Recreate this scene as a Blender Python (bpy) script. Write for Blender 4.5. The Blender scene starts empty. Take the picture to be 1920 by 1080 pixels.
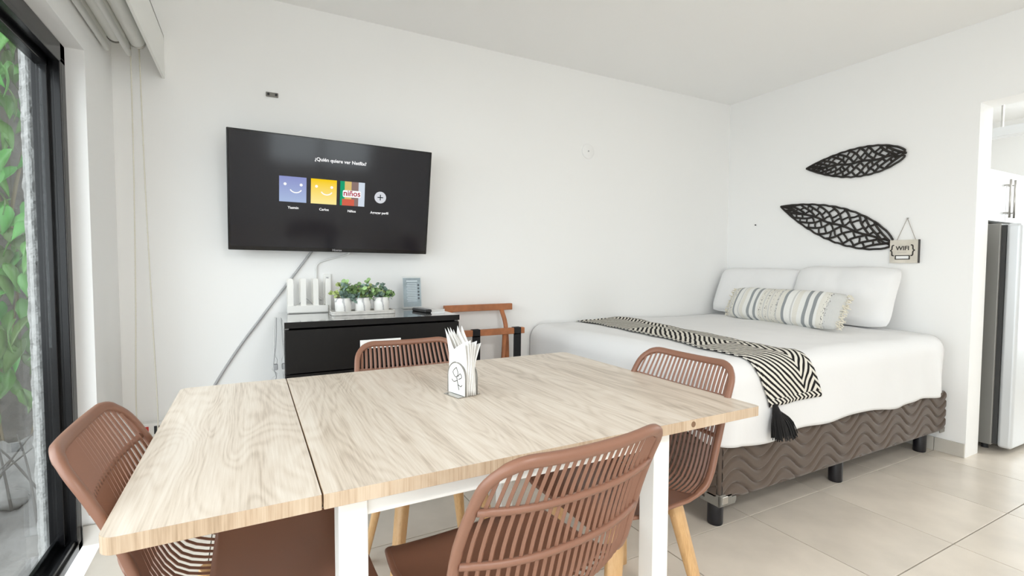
import bpy, bmesh, math, random
from mathutils import Vector, Matrix, noise
PI = math.pi
R = math.radians
scn = bpy.context.scene
C = scn.collection

# ------------------------------------------------------------------ camera
CAM_H = 1.16
yaw, pitch, roll = 0.48848454, 0.04496416, 0.00276366
fpx = 922.416
fw = Vector((math.sin(yaw)*math.cos(pitch), math.cos(yaw)*math.cos(pitch), -math.sin(pitch)))
rt = Vector((math.cos(yaw), -math.sin(yaw), 0))
up = rt.cross(fw)
rt2 = rt*math.cos(roll) + up*math.sin(roll)
up2 = -rt*math.sin(roll) + up*math.cos(roll)
cam = bpy.data.objects.new('camera', bpy.data.cameras.new('camera'))
C.objects.link(cam)
cam.data.sensor_width = 36.0
cam.data.lens = fpx/1920*36
cam.data.clip_start = 0.02
m3 = Matrix((rt2, up2, -fw)).transposed()
cam.matrix_world = Matrix.Translation((0, 0, CAM_H)) @ m3.to_4x4()
scn.camera = cam

# ------------------------------------------------------------------ world / exposure
world = bpy.data.worlds.new('world'); scn.world = world
world.use_nodes = True
bg = world.node_tree.nodes['Background']
bg.inputs[0].default_value = (0.93, 0.97, 1.0, 1)
bg.inputs[1].default_value = 5.1
scn.view_settings.view_transform = 'Standard'
scn.view_settings.look = 'None'
scn.view_settings.exposure = 0.07
scn.view_settings.gamma = 1.0
scn.view_settings.use_curve_mapping = False
scn.cycles.use_denoising = True
scn.cycles.max_bounces = 14
scn.cycles.diffuse_bounces = 10
scn.cycles.transparent_max_bounces = 16
scn.cycles.caustics_reflective = False
scn.cycles.caustics_refractive = False

def portal(name, loc, rot, sx, sy):
    l = bpy.data.lights.new(name, 'AREA'); l.shape = 'RECTANGLE'; l.size = sx; l.size_y = sy
    l.cycles.is_portal = True
    o = bpy.data.objects.new(name, l); o.location = loc; o.rotation_euler = rot; C.objects.link(o)
portal('portal_patio', (-.85, .5, 1.05), (0, R(-90), 0), 2.1, 4.1)
portal('portal_rear', (.95, -2.42, 1.5), (R(90), 0, 0), 1.5, 1.2)
portal('portal_kitchen', (6.66, .2, 1.4), (0, R(90), 0), 2.0, 2.2)

# ------------------------------------------------------------------ materials
MATS = {}
def mat(name, col, rough=.5, metal=0, bump=0, bscale=50, var=0, vscale=5, spec=.5, coat=0, sheen=0, emit=None, estr=0, obj_rand=0, subsurf=0):
    m = bpy.data.materials.new(name); m.use_nodes = True
    nt = m.node_tree; n = nt.nodes; b = n['Principled BSDF']; L = nt.links.new
    c = tuple(col)+(1,)
    b.inputs['Base Color'].default_value = c
    b.inputs['Roughness'].default_value = rough
    b.inputs['Metallic'].default_value = metal
    b.inputs['Specular IOR Level'].default_value = spec
    if coat: b.inputs['Coat Weight'].default_value = coat; b.inputs['Coat Roughness'].default_value = .05
    if sheen: b.inputs['Sheen Weight'].default_value = sheen
    if emit: b.inputs['Emission Color'].default_value = tuple(emit)+(1,); b.inputs['Emission Strength'].default_value = estr
    tc = None
    if var or bump:
        tc = n.new('ShaderNodeTexCoord')
    if var:
        t = n.new('ShaderNodeTexNoise'); t.inputs['Scale'].default_value = vscale; t.inputs['Detail'].default_value = 5
        L(tc.outputs['Object'], t.inputs['Vector'])
        r = n.new('ShaderNodeValToRGB')
        r.color_ramp.elements[0].position = .3; r.color_ramp.elements[1].position = .7
        r.color_ramp.elements[0].color = tuple(x*(1-var) for x in col)+(1,)
        r.color_ramp.elements[1].color = tuple(min(1, x*(1+var)) for x in col)+(1,)
        L(t.outputs[0], r.inputs[0]); L(r.outputs[0], b.inputs['Base Color'])
    if obj_rand:
        oi = n.new('ShaderNodeObjectInfo'); hs = n.new('ShaderNodeHueSaturation'); mr = n.new('ShaderNodeMapRange')
        mr.inputs[3].default_value = 1-obj_rand; mr.inputs[4].default_value = 1+obj_rand
        L(oi.outputs['Random'], mr.inputs[0]); L(mr.outputs[0], hs.inputs['Value'])
        mh = n.new('ShaderNodeMapRange'); mh.inputs[3].default_value = .5-.03*(obj_rand > .2); mh.inputs[4].default_value = .5+.03*(obj_rand > .2)
        L(oi.outputs['Random'], mh.inputs[0]); L(mh.outputs[0], hs.inputs['Hue'])
        src = b.inputs['Base Color'].links
        if src: L(src[0].from_socket, hs.inputs['Color'])
        else: hs.inputs['Color'].default_value = c
        L(hs.outputs[0], b.inputs['Base Color'])
    if bump:
        t2 = n.new('ShaderNodeTexNoise'); t2.inputs['Scale'].default_value = bscale; t2.inputs['Detail'].default_value = 6
        L(tc.outputs['Object'], t2.inputs['Vector'])
        bp = n.new('ShaderNodeBump'); bp.inputs['Strength'].default_value = bump; bp.inputs['Distance'].default_value = .01
        L(t2.outputs[0], bp.inputs['Height']); L(bp.outputs[0], b.inputs['Normal'])
    MATS[name] = m
    return m

mat('wall_paint', (.875, .875, .87), .85, bump=.06, bscale=9, spec=.2)
mat('ceiling_paint', (.89, .89, .885), .9, spec=.15)
mat('tile', (.67, .605, .525), .26, var=.09, vscale=4, bump=.02, bscale=14, obj_rand=.04)
mat('grout', (.17, .155, .14), .9)
mat('skirting', (.55, .52, .47), .35, var=.08, vscale=6)
mat('black_aluminium', (.006, .006, .007), .22, spec=.35)
mat('dark_rubber', (.02, .02, .022), .6)
mat('plaster_rough', (.42, .42, .41), .95, bump=1.0, bscale=60, var=.15, vscale=25)
mat('concrete', (.20, .195, .19), .95, bump=1.0, bscale=20, var=.3, vscale=8)
mat('soil', (.12, .11, .10), .95, bump=1.0, bscale=30, var=.4, vscale=12)
mat('leaf', (.060, .175, .028), .38, obj_rand=.55, spec=.4)
mat('vine', (.14, .11, .06), .8)
mat('twig', (.06, .055, .05), .8)
mat('white_lacquer', (.84, .83, .80), .35)
mat('blind_white', (.80, .80, .77), .6)
mat('chain_white', (.72, .69, .60), .5)
mat('steel', (.55, .53, .5), .3, metal=1)
mat('tv_black', (.004, .004, .005), .12, spec=.4)
mat('tv_screen', (.010, .010, .014), .10, spec=.38)
mat('console_black', (.007, .006, .0055), .5, bump=.05, bscale=80, spec=.22)
mat('console_top', (.05, .05, .05), .13, spec=1.0, coat=1.0)
mat('console_side', (.035, .035, .036), .12, spec=1.0, coat=1.0)
mat('chair_plastic', (.232, .110, .070), .42, bump=.03, bscale=300)
mat('cotton', (.78, .78, .785), .95, bump=.05, bscale=40, spec=.1)
mat('pillow_cotton', (.81, .81, .815), .95, bump=.08, bscale=14, spec=.1)
mat('bed_fabric', (.088, .060, .043), .75, sheen=.2, bump=.05, bscale=400)
mat('bed_leg', (.010, .009, .012), .3)
mat('bracket_grey', (.20, .19, .17), .45)
mat('art_black', (.028, .024, .021), .65)
mat('sign_wood', (.64, .60, .53), .8, var=.12, vscale=14)
mat('sign_edge', (.055, .05, .05), .7)
mat('print_black', (.03, .025, .022), .7)
mat('print_faint', (.52, .48, .45), .8)
mat('string', (.40, .36, .32), .9)
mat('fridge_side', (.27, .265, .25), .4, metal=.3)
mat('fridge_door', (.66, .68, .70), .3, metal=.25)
mat('fridge_gap', (.05, .05, .05), .7)
mat('kitchen_white', (.76, .76, .76), .4)
mat('orange_wood', (.40, .145, .055), .45, var=.2, vscale=18)
mat('hinge_brown', (.18, .10, .055), .5)
mat('strap', (.010, .010, .012), .85)
mat('pot_marble', (.80, .79, .77), .35)
mat('eucalyptus', (.26, .40, .17), .6, var=.55, vscale=34)
mat('eucalyptus_light', (.42, .50, .20), .6, var=.3, vscale=40)
mat('eucalyptus_blue', (.22, .32, .27), .6, var=.3, vscale=40)
mat('tray_stone', (.62, .60, .57), .8, var=.12, vscale=30)
mat('remote_black', (.012, .012, .013), .35)
mat('button_grey', (.3, .3, .32), .5)
mat('paper', (.86, .86, .85), .8)
mat('napkin', (.80, .79, .77), .9, bump=.1, bscale=60)
mat('card_blue', (.36, .44, .50), .5, var=.3, vscale=9)
mat('card_ink', (.06, .08, .10), .6)
mat('card_light', (.68, .75, .80), .6)
mat('cable_grey', (.42, .42, .43), .5)
mat('cable_white', (.78, .78, .77), .5)
mat('plate_white', (.84, .84, .82), .5)
mat('red_plastic', (.55, .03, .02), .5)
mat('tassel_black', (.012, .011, .011), .95)
mat('fringe', (.78, .74, .64), .95)
def emi(name, col, s):
    m = bpy.data.materials.new(name); m.use_nodes = True; n = m.node_tree.nodes
    n.clear(); e = n.new('ShaderNodeEmission'); o = n.new('ShaderNodeOutputMaterial')
    e.inputs[0].default_value = tuple(col)+(1,); e.inputs[1].default_value = s
    m.node_tree.links.new(e.outputs[0], o.inputs[0]); MATS[name] = m
emi('px_white', (1, 1, 1), .95); emi('px_grey', (.72, .74, .78), .9); emi('px_dark', (.02, .03, .04), .5)
emi('px_red', (.55, .02, .07), .7); emi('px_green', (.02, .42, .2), .8); emi('px_sand', (.85, .62, .22), .8)
emi('px_taupe', (.32, .22, .20), .8); emi('px_pale', (.70, .78, .88), .9); emi('px_coral', (.8, .16, .10), .8)
emi('px_brand', (.8, .8, .8), .6)
def emi_grad(name, top, bot, s):
    m = bpy.data.materials.new(name); m.use_nodes = True; nt = m.node_tree; n = nt.nodes; n.clear(); L = nt.links.new
    e = n.new('ShaderNodeEmission'); o = n.new('ShaderNodeOutputMaterial'); tc = n.new('ShaderNodeTexCoord'); sp = n.new('ShaderNodeSeparateXYZ')
    r = n.new('ShaderNodeValToRGB'); r.color_ramp.elements[0].color = tuple(bot)+(1,); r.color_ramp.elements[1].color = tuple(top)+(1,)
    L(tc.outputs['Generated'], sp.inputs[0]); L(sp.outputs[2], r.inputs[0]); L(r.outputs[0], e.inputs[0]); e.inputs[1].default_value = s
    L(e.outputs[0], o.inputs[0]); MATS[name] = m
emi_grad('px_blue', (.28, .31, .60), (.42, .52, .75), .95)
emi_grad('px_yellow', (.95, .62, .005), (1, .85, .35), .95)

# clear window glass: transparent with fresnel mirror
def glass(name, tint=(.93, .96, .96), refl=1.0):
    m = bpy.data.materials.new(name); m.use_nodes = True; nt = m.node_tree; n = nt.nodes; n.clear(); L = nt.links.new
    o = n.new('ShaderNodeOutputMaterial'); mx = n.new('ShaderNodeMixShader'); t = n.new('ShaderNodeBsdfTransparent'); g = n.new('ShaderNodeBsdfGlossy')
    lw = n.new('ShaderNodeLayerWeight'); lw.inputs[0].default_value = .5
    pw = n.new('ShaderNodeMath'); pw.operation = 'POWER'; pw.inputs[1].default_value = 5; L(lw.outputs['Facing'], pw.inputs[0])
    f = n.new('ShaderNodeMath'); f.operation = 'MULTIPLY_ADD'; f.inputs[1].default_value = .96; f.inputs[2].default_value = .04; L(pw.outputs[0], f.inputs[0])
    t.inputs[0].default_value = tuple(tint)+(1,); g.inputs['Roughness'].default_value = .01; g.inputs[0].default_value = (refl, refl, refl, 1)
    L(f.outputs[0], mx.inputs[0]); L(t.outputs[0], mx.inputs[1]); L(g.outputs[0], mx.inputs[2]); L(mx.outputs[0], o.inputs[0]); MATS[name] = m
glass('window_glass', (.95, .97, .97), .5); glass('acrylic', (.97, .98, .98))

def wood(name, c0, c1, c2, axis='Y', scale=1.0, rough=.4, bump=.05, ring=.09):
    """long fine grain along one axis of object space, with cathedral figure"""
    m = bpy.data.materials.new(name); m.use_nodes = True; nt = m.node_tree; n = nt.nodes; L = nt.links.new; b = n['Principled BSDF']
    tc = n.new('ShaderNodeTexCoord')
    def mapped(across, along):
        mp = n.new('ShaderNodeMapping')
        s = {'X': (along, across, across), 'Y': (across, along, across), 'Z': (across, across, along)}[axis]
        mp.inputs['Scale'].default_value = tuple(x*scale for x in s); L(tc.outputs['Object'], mp.inputs['Vector']); return mp.outputs[0]
    def nz(vec, sc, det, dist=0, rg=.5):
        t = n.new('ShaderNodeTexNoise'); t.inputs['Scale'].default_value = sc; t.inputs['Detail'].default_value = det; t.inputs['Distortion'].default_value = dist; t.inputs['Roughness'].default_value = rg
        L(vec, t.inputs['Vector']); return t.outputs[0]
    def ma(op, x, y, z=None):
        k = n.new('ShaderNodeMath'); k.operation = op
        for i, v in enumerate((x, y, z)):
            if v is None: continue
            if isinstance(v, (int, float)): k.inputs[i].default_value = v
            else: L(v, k.inputs[i])
        return k.outputs[0]
    fig = nz(mapped(5.5, 1.0), 1.0, 2, .4)
    rings = ma('SINE', ma('MULTIPLY', fig, 75), 0)
    rings = ma('MULTIPLY', ma('POWER', ma('ABSOLUTE', rings, 0), 3), -1)        # thin dark growth lines
    fine = nz(mapped(20, .55), 11, 7, 0, .65)
    mid = nz(mapped(12, .50), 2.2, 4, .3)
    wide = nz(mapped(6, .6), 1.0, 2)
    v = ma('MULTIPLY_ADD', rings, ring, ma('MULTIPLY_ADD', fine, .55, ma('MULTIPLY_ADD', mid, .45, ma('MULTIPLY', wide, .35))))
    r = n.new('ShaderNodeValToRGB'); e = r.color_ramp.elements
    e[0].position = .44; e[0].color = tuple(c0)+(1,); e[1].position = .80; e[1].color = tuple(c2)+(1,)
    k = e.new(.62); k.color = tuple(c1)+(1,)
    L(v, r.inputs[0]); L(r.outputs[0], b.inputs['Base Color'])
    b.inputs['Roughness'].default_value = rough
    bp = n.new('ShaderNodeBump'); bp.inputs['Strength'].default_value = bump; bp.inputs['Distance'].default_value = .003
    L(fine, bp.inputs['Height']); L(bp.outputs[0], b.inputs['Normal'])
    MATS[name] = m
wood('oak_top', (.40, .325, .250), (.615, .53, .44), (.72, .65, .565), 'Y', 1.0, .34)
wood('oak_edge', (.29, .195, .115), (.47, .345, .235), (.58, .46, .34), 'Z', 1.0, .5, ring=.03)
wood('beech', (.46, .26, .105), (.60, .37, .17), (.66, .43, .22), 'Z', 1.0, .45, ring=.04)

# striped cushion, chevron runner, marble: pattern materials on UV / object space
def stripes_mat():
    m = bpy.data.materials.new('cushion_stripes'); m.use_nodes = True; nt = m.node_tree; n = nt.nodes; L = nt.links.new; b = n['Principled BSDF']
    uv = n.new('ShaderNodeUVMap'); sp = n.new('ShaderNodeSeparateXYZ'); L(uv.outputs[0], sp.inputs[0])
    r = n.new('ShaderNodeValToRGB'); r.color_ramp.interpolation = 'CONSTANT'
    cream = (.74, .72, .66, 1); white = (.80, .80, .775, 1); grey = (.30, .32, .33, 1); lt = (.60, .60, .585, 1); tan = (.70, .65, .57, 1)
    half = [(0, cream), (.05, lt), (.062, cream), (.10, grey), (.122, white), (.17, lt), (.18, white), (.19, cream), (.225, white), (.265, grey), (.292, white), (.325, grey), (.355, white), (.375, cream), (.42, lt), (.432, cream), (.47, lt), (.482, cream)]
    st = half + [(.5+p, c) for p, c in half if p > 0]
    # ColorRamp holds 32 stops
    st = st[:32] if len(st) > 32 else st
    e = r.color_ramp.elements
    e[0].position = 0; e[0].color = cream; e[1].position = st[1][0]; e[1].color = st[1][1]
    for p, c in st[2:]:
        k = e.new(p); k.color = c
    L(sp.outputs[0], r.inputs[0])
    # dotted dark stitches in the textured bands
    wv = n.new('ShaderNodeTexNoise'); wv.inputs['Scale'].default_value = 60; mp = n.new('ShaderNodeMapping'); mp.inputs['Scale'].default_value = (3.5, 1, 1)
    L(uv.outputs[0], mp.inputs[0]); L(mp.outputs[0], wv.inputs['Vector'])
    gt = n.new('ShaderNodeMath'); gt.operation = 'GREATER_THAN'; gt.inputs[1].default_value = .60; L(wv.outputs[0], gt.inputs[0])
    band = n.new('ShaderNodeValToRGB'); band.color_ramp.interpolation = 'CONSTANT'; be = band.color_ramp.elements
    be[0].position = 0; be[0].color = (0, 0, 0, 1); be[1].position = .03; be[1].color = (1, 1, 1, 1)
    for p, v in ((.045, 0), (.066, 1), (.088, 0), (.39, 1), (.41, 0), (.44, 1), (.46, 0), (.50, 1), (.515, 0), (.54, 1), (.56, 0), (.90, 1), (.93, 0)):
        k = be.new(p); k.color = (v, v, v, 1)
    L(sp.outputs[0], band.inputs[0])
    mu = n.new('ShaderNodeMath'); mu.operation = 'MULTIPLY'; L(gt.outputs[0], mu.inputs[0]); L(band.outputs[0], mu.inputs[1])
    mx = n.new('ShaderNodeMix'); mx.data_type = 'RGBA'; L(mu.outputs[0], mx.inputs[0]); L(r.outputs[0], mx.inputs[6]); mx.inputs[7].default_value = (.07, .07, .07, 1)
    L(mx.outputs[2], b.inputs['Base Color']); b.inputs['Roughness'].default_value = .95
    bp = n.new('ShaderNodeBump'); bp.inputs['Strength'].default_value = .4; bp.inputs['Distance'].default_value = .006; L(wv.outputs[0], bp.inputs['Height']); L(bp.outputs[0], b.inputs['Normal'])
    MATS['cushion_stripes'] = m
stripes_mat()

def chevron_mat():
    m = bpy.data.materials.new('runner_chevron'); m.use_nodes = True; nt = m.node_tree; n = nt.nodes; L = nt.links.new; b = n['Principled BSDF']
    uv = n.new('ShaderNodeUVMap'); sp = n.new('ShaderNodeSeparateXYZ'); L(uv.outputs[0], sp.inputs[0])
    def M(op, a, bb=None, cc=None):
        k = n.new('ShaderNodeMath'); k.operation = op
        for i, v in enumerate((a, bb, cc)):
            if v is None: continue
            if isinstance(v, (int, float)): k.inputs[i].default_value = v
            else: L(v, k.inputs[i])
        return k.outputs[0]
    u, v = sp.outputs[0], sp.outputs[1]          # metres across / along
    nz = n.new('ShaderNodeTexNoise'); nz.inputs['Scale'].default_value = 7; L(uv.outputs[0], nz.inputs['Vector'])
    wob = M('MULTIPLY', M('SUBTRACT', nz.outputs[0], .5), .030)
    # zigzag across the width: one long arm, one short arm; direction flips along the length
    d = M('ABSOLUTE', M('SUBTRACT', u, .285))
    seg = M('PINGPONG', M('ADD', v, .12), .62)
    ph = M('ADD', M('ADD', seg, wob), M('MULTIPLY', d, -1.15))
    st = M('FRACT', M('DIVIDE', ph, .042))
    blk = M('LESS_THAN', st, .47)
    # borders: short opposite slashes along both long edges and the hem
    eb = M('MINIMUM', u, M('SUBTRACT', .40, u))
    ise = M('LESS_THAN', eb, .022)
    hem = M('LESS_THAN', v, .032)
    st2 = M('LESS_THAN', M('FRACT', M('DIVIDE', M('ADD', v, M('MULTIPLY', u, 1.2)), .040)), .5)
    st3 = M('LESS_THAN', M('FRACT', M('DIVIDE', M('ADD', u, M('MULTIPLY', M('ABSOLUTE', M('SUBTRACT', v, .012)), 1.2)), .030)), .5)
    c1 = M('ADD', M('MULTIPLY', blk, M('SUBTRACT', 1, ise)), M('MULTIPLY', st2, ise))
    c2 = M('ADD', M('MULTIPLY', c1, M('SUBTRACT', 1, hem)), M('MULTIPLY', st3, hem))
    mx = n.new('ShaderNodeMix'); mx.data_type = 'RGBA'; L(c2, mx.inputs[0]); mx.inputs[6].default_value = (.72, .69, .62, 1); mx.inputs[7].default_value = (.018, .016, .016, 1)
    L(mx.outputs[2], b.inputs['Base Color']); b.inputs['Roughness'].default_value = .95; b.inputs['Specular IOR Level'].default_value = .1
    wv = n.new('ShaderNodeTexWave'); wv.inputs['Scale'].default_value = 60; L(uv.outputs[0], wv.inputs['Vector'])
    bp = n.new('ShaderNodeBump'); bp.inputs['Strength'].default_value = .3; bp.inputs['Distance'].default_value = .003; L(wv.outputs[1], bp.inputs['Height']); L(bp.outputs[0], b.inputs['Normal'])
    MATS['runner_chevron'] = m
chevron_mat()
def marble_mat():
    m = MATS['pot_marble']; nt = m.node_tree; n = nt.nodes; L = nt.links.new; b = n['Principled BSDF']
    tc = n.new('ShaderNodeTexCoord'); w = n.new('ShaderNodeTexWave'); w.inputs['Scale'].default_value = 9; w.inputs['Distortion'].default_value = 9; w.inputs['Detail'].default_value = 3
    w.bands_direction = 'DIAGONAL'
    L(tc.outputs['Object'], w.inputs['Vector'])
    r = n.new('ShaderNodeValToRGB'); e = r.color_ramp.elements; e[0].position = 0; e[0].color = (.42, .42, .43, 1); e[1].position = .22; e[1].color = (.82, .81, .79, 1)
    L(w.outputs[1], r.inputs[0]); L(r.outputs[0], b.inputs['Base Color'])
marble_mat()

# ------------------------------------------------------------------ mesh helpers
class MB:
    def __init__(s): s.v = []; s.f = []; s.m = []; s.uv = {}
    def quadface(s, idx, mi=0): s.f.append(tuple(idx)); s.m.append(mi)
    def box(s, a, b, M=None, mi=0):
        x0, y0, z0 = a; x1, y1, z1 = b; o = len(s.v)
        for p in ((x0,y0,z0),(x1,y0,z0),(x1,y1,z0),(x0,y1,z0),(x0,y0,z1),(x1,y0,z1),(x1,y1,z1),(x0,y1,z1)):
            p = Vector(p); s.v.append(tuple(M @ p) if M else tuple(p))
        for q in ((0,3,2,1),(4,5,6,7),(0,1,5,4),(1,2,6,5),(2,3,7,6),(3,0,4,7)): s.quadface([o+i for i in q], mi)
        return s
    def grid(s, nu, nv, fn, mi=0, flip=False, uvfn=None, closeu=False):
        o = len(s.v)
        for j in range(nv+1):
            for i in range(nu+1): s.v.append(tuple(fn(i/nu, j/nv)))
        for j in range(nv):
            for i in range(nu):
                a = o+j*(nu+1)+i; q = [a, a+1, a+nu+2, a+nu+1]
                if flip: q.reverse()
                s.quadface(q, mi)
                if uvfn:
                    cs = [(i, j), (i+1, j), (i+1, j+1), (i, j+1)]
                    if flip: cs.reverse()
                    s.uv[len(s.f)-1] = [uvfn(x/nu, y/nv) for x, y in cs]
        return s
    def tube(s, pts, r, n=8, mi=0, caps=True, closed=False, flat=None, upv=None):
        """sweep; r number or list; flat=(w,t) gives an oval section with w along the side axis"""
        pts = [Vector(p) for p in pts]; N = len(pts); o = len(s.v)
        pu = None
        for k, p in enumerate(pts):
            if closed: t = pts[(k+1) % N]-pts[(k-1) % N]
            else: t = pts[min(k+1, N-1)]-pts[max(k-1, 0)]
            t.normalize()
            if upv is not None: u = Vector(upv[k] if isinstance(upv, list) else upv)
            elif pu is not None: u = pu
            else: u = Vector((0, 0, 1)) if abs(t.z) < .9 else Vector((0, 1, 0))
            u = (u-t*u.dot(t))
            if u.length < 1e-6: u = t.orthogonal()
            u.normalize(); pu = u; sd = t.cross(u)
            rr = r[k] if isinstance(r, (list, tuple)) else r
            for i in range(n):
                a = 2*PI*i/n
                if flat: 
                    ca, sa = math.cos(a), math.sin(a)
                    w, th = flat
                    q = .7
                    s.v.append(tuple(p + sd*(math.copysign(abs(ca)**q, ca)*w/2*rr) + u*(math.copysign(abs(sa)**q, sa)*th/2*rr)))
                else: s.v.append(tuple(p + sd*math.cos(a)*rr + u*math.sin(a)*rr))
        rng = N if closed else N-1
        for k in range(rng):
            for i in range(n):
                a = o+k*n; b = o+((k+1) % N)*n; j = (i+1) % n
                s.quadface((a+i, a+j, b+j, b+i), mi)
        if caps and not closed:
            s.quadface([o+i for i in reversed(range(n))], mi); s.quadface([o+(N-1)*n+i for i in range(n)], mi)
        return s
    def cyl(s, a, b, r, n=20, r2=None, mi=0): return s.tube([a, b], [r, r if r2 is None else r2], n, mi)
    def lathe(s, prof, c=(0,0,0), n=28, mi=0):
        o = len(s.v); c = Vector(c)
        for r, z in prof:
            for i in range(n):
                a = 2*PI*i/n; s.v.append((c.x+r*math.cos(a), c.y+r*math.sin(a), c.z+z))
        for k in range(len(prof)-1):
            for i in range(n):
                j = (i+1) % n; s.quadface((o+k*n+i, o+k*n+j, o+(k+1)*n+j, o+(k+1)*n+i), mi)
        s.quadface([o+i for i in reversed(range(n))], mi); s.quadface([o+(len(prof)-1)*n+i for i in range(n)], mi)
        return s
    def prism(s, poly, z0, z1, M=None, mi=0):
        """extruded polygon in xy"""
        o = len(s.v); n = len(poly)
        for z in (z0, z1):
            for x, y in poly:
                p = Vector((x, y, z)); s.v.append(tuple(M @ p) if M else tuple(p))
        s.quadface([o+i for i in reversed(range(n))], mi); s.quadface([o+n+i for i in range(n)], mi)
        for i in range(n):
            j = (i+1) % n; s.quadface((o+i, o+j, o+n+j, o+n+i), mi)
        return s
    def build(s, name, mats, parent=None, smooth=False, bevel=0, seg=2, world=None, fixn=True, subsurf=0, solid=0):
        me = bpy.data.meshes.new(name)
        vs = s.v
        if world is not None:
            w = Vector(world); vs = [tuple(Vector(p)-w) for p in vs]
        me.from_pydata(vs, [], s.f)
        if s.uv:
            ul = me.uv_layers.new(name='UVMap')
            for fi, cs in s.uv.items():
                pl = me.polygons[fi]
                for k, li in enumerate(pl.loop_indices): ul.data[li].uv = cs[k]
        if isinstance(mats, str): mats = [mats]
        for x in mats: me.materials.append(MATS[x])
        if len(mats) > 1: me.polygons.foreach_set('material_index', s.m)
        if smooth: me.polygons.foreach_set('use_smooth', [True]*len(me.polygons))
        if fixn and not s.uv:
            bm = bmesh.new(); bm.from_mesh(me); bmesh.ops.recalc_face_normals(bm, faces=bm.faces); bm.to_mesh(me); bm.free()
        me.update()
        o = bpy.data.objects.new(name, me); C.objects.link(o)
        if parent: o.parent = parent
        if solid:
            md = o.modifiers.new('thickness', 'SOLIDIFY'); md.thickness = solid; md.offset = -1
        if subsurf:
            md = o.modifiers.new('smooth', 'SUBSURF'); md.levels = subsurf; md.render_levels = subsurf
        if bevel:
            md = o.modifiers.new('bevel', 'BEVEL'); md.width = bevel; md.segments = seg; md.limit_method = 'ANGLE'; md.angle_limit = R(40)
            if not smooth:
                me.polygons.foreach_set('use_smooth', [True]*len(me.polygons))
                md.harden_normals = True
        return o

def tag(o, label=None, cat=None, group=None, kind=None):
    if label: o['label'] = label
    if cat: o['category'] = cat
    if group: o['group'] = group
    if kind: o['kind'] = kind
    return o
def thing(name, label, cat, loc=(0,0,0), rotz=0, group=None, rot=None):
    o = bpy.data.objects.new(name, None); C.objects.link(o); o.empty_display_size = .1
    o.location = loc; o.rotation_euler = rot if rot else (0, 0, rotz)
    return tag(o, label, cat, group)
def box(name, a, b, m, parent=None, bevel=0, world=None, M=None):
    return MB().box(a, b, M).build(name, m, parent, bevel=bevel, world=world)
def dup(root):
    r = root.copy(); C.objects.link(r)
    for ch in root.children:
        c = ch.copy(); C.objects.link(c); c.parent = r
        for g in ch.children:
            d = g.copy(); C.objects.link(d); d.parent = c
    return r
def catmull(pts, n):
    pts = [Vector(p) for p in pts]; P = [2*pts[0]-pts[1]]+pts+[2*pts[-1]-pts[-2]]; out = []
    N = len(pts)-1
    for k in range(n+1):
        t = k/n*N; i = min(int(t), N-1); f = t-i
        p0, p1, p2, p3 = P[i:i+4]
        out.append(.5*((2*p1)+(-p0+p2)*f+(2*p0-5*p1+4*p2-p3)*f*f+(-p0+3*p1-3*p2+p3)*f**3))
    return out
def text_mesh(s, size, align='CENTER', ext=0, weight=0):
    cu = bpy.data.curves.new('writing', 'FONT'); cu.body = s; cu.size = size; cu.align_x = align; cu.align_y = 'CENTER'; cu.extrude = ext; cu.resolution_u = 3
    cu.offset = weight
    ob = bpy.data.objects.new('writing', cu); C.objects.link(ob)
    dg = bpy.context.evaluated_depsgraph_get(); me = bpy.data.meshes.new_from_object(ob.evaluated_get(dg))
    bpy.data.objects.remove(ob); bpy.data.curves.remove(cu)
    return me
def text(name, s, size, m, parent, M, ext=0.0004, weight=0, align='CENTER'):
    me = text_mesh(s, size, align, ext, weight); me.name = name; me.materials.clear(); me.materials.append(MATS[m]); me.transform(M)
    o = bpy.data.objects.new(name, me); C.objects.link(o); o.parent = parent
    return o

# ================================================================== THE SETTING
XL, XR, YB, YR, ZC = -.571, 3.816, 3.03, -2.2, 2.598
XO = -.768                       # outer face of the patio wall
KX, KY0, KY1 = 6.6, -1.6, 2.3   # kitchen extents
def struct(mb, name, m, label, cat, **k):
    return tag(mb.build(name, m, **k), label, cat, kind='structure')

# floor: grout bed with single tiles
fl = MB().box((XL, YR, -.12), (KX, YB, -.006)).build('floor', 'grout'); tag(fl, 'pale beige tiled floor of the room', 'floor', kind='structure')
tx, ty, tp = 2.033, 1.458, .550
full = None
gx = [tx+tp*k for k in range(-6, 10)]; gy = [ty+tp*k for k in range(-8, 5)]
for x in gx:
    for y in gy:
        x0, x1, y0, y1 = max(x+.002, XL), min(x+tp-.002, KX), max(y+.002, YR), min(y+tp-.002, YB)
        if x > XR+.2: y1 = min(y1, KY1); y0 = max(y0, KY0)
        if x1-x0 < .02 or y1-y0 < .02: continue
        if x1-x0 > tp-.005 and y1-y0 > tp-.005:
            if full is None:
                w = tp/2-.002
                o = MB().box((-w, -w, -.008), (w, w, 0)).build('tile', 'tile', fl, bevel=.0012, seg=1); full = o
            else:
                o = full.copy(); C.objects.link(o)
            o.location = ((x0+x1)/2, (y0+y1)/2, 0)
        else:
            o = MB().box((x0, y0, -.008), (x1, y1, 0)).build('tile', 'tile', fl)
struct(MB().box((XL-.25, YR-.25, ZC), (KX+.2, YB+.2, ZC+.2)), 'ceiling', 'ceiling_paint', 'plain white ceiling of the room', 'ceiling')
struct(MB().box((XO, YB, -.12), (KX+.2, YB+.2, ZC)), 'wall_back', 'wall_paint', 'white wall behind the television', 'wall')
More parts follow.
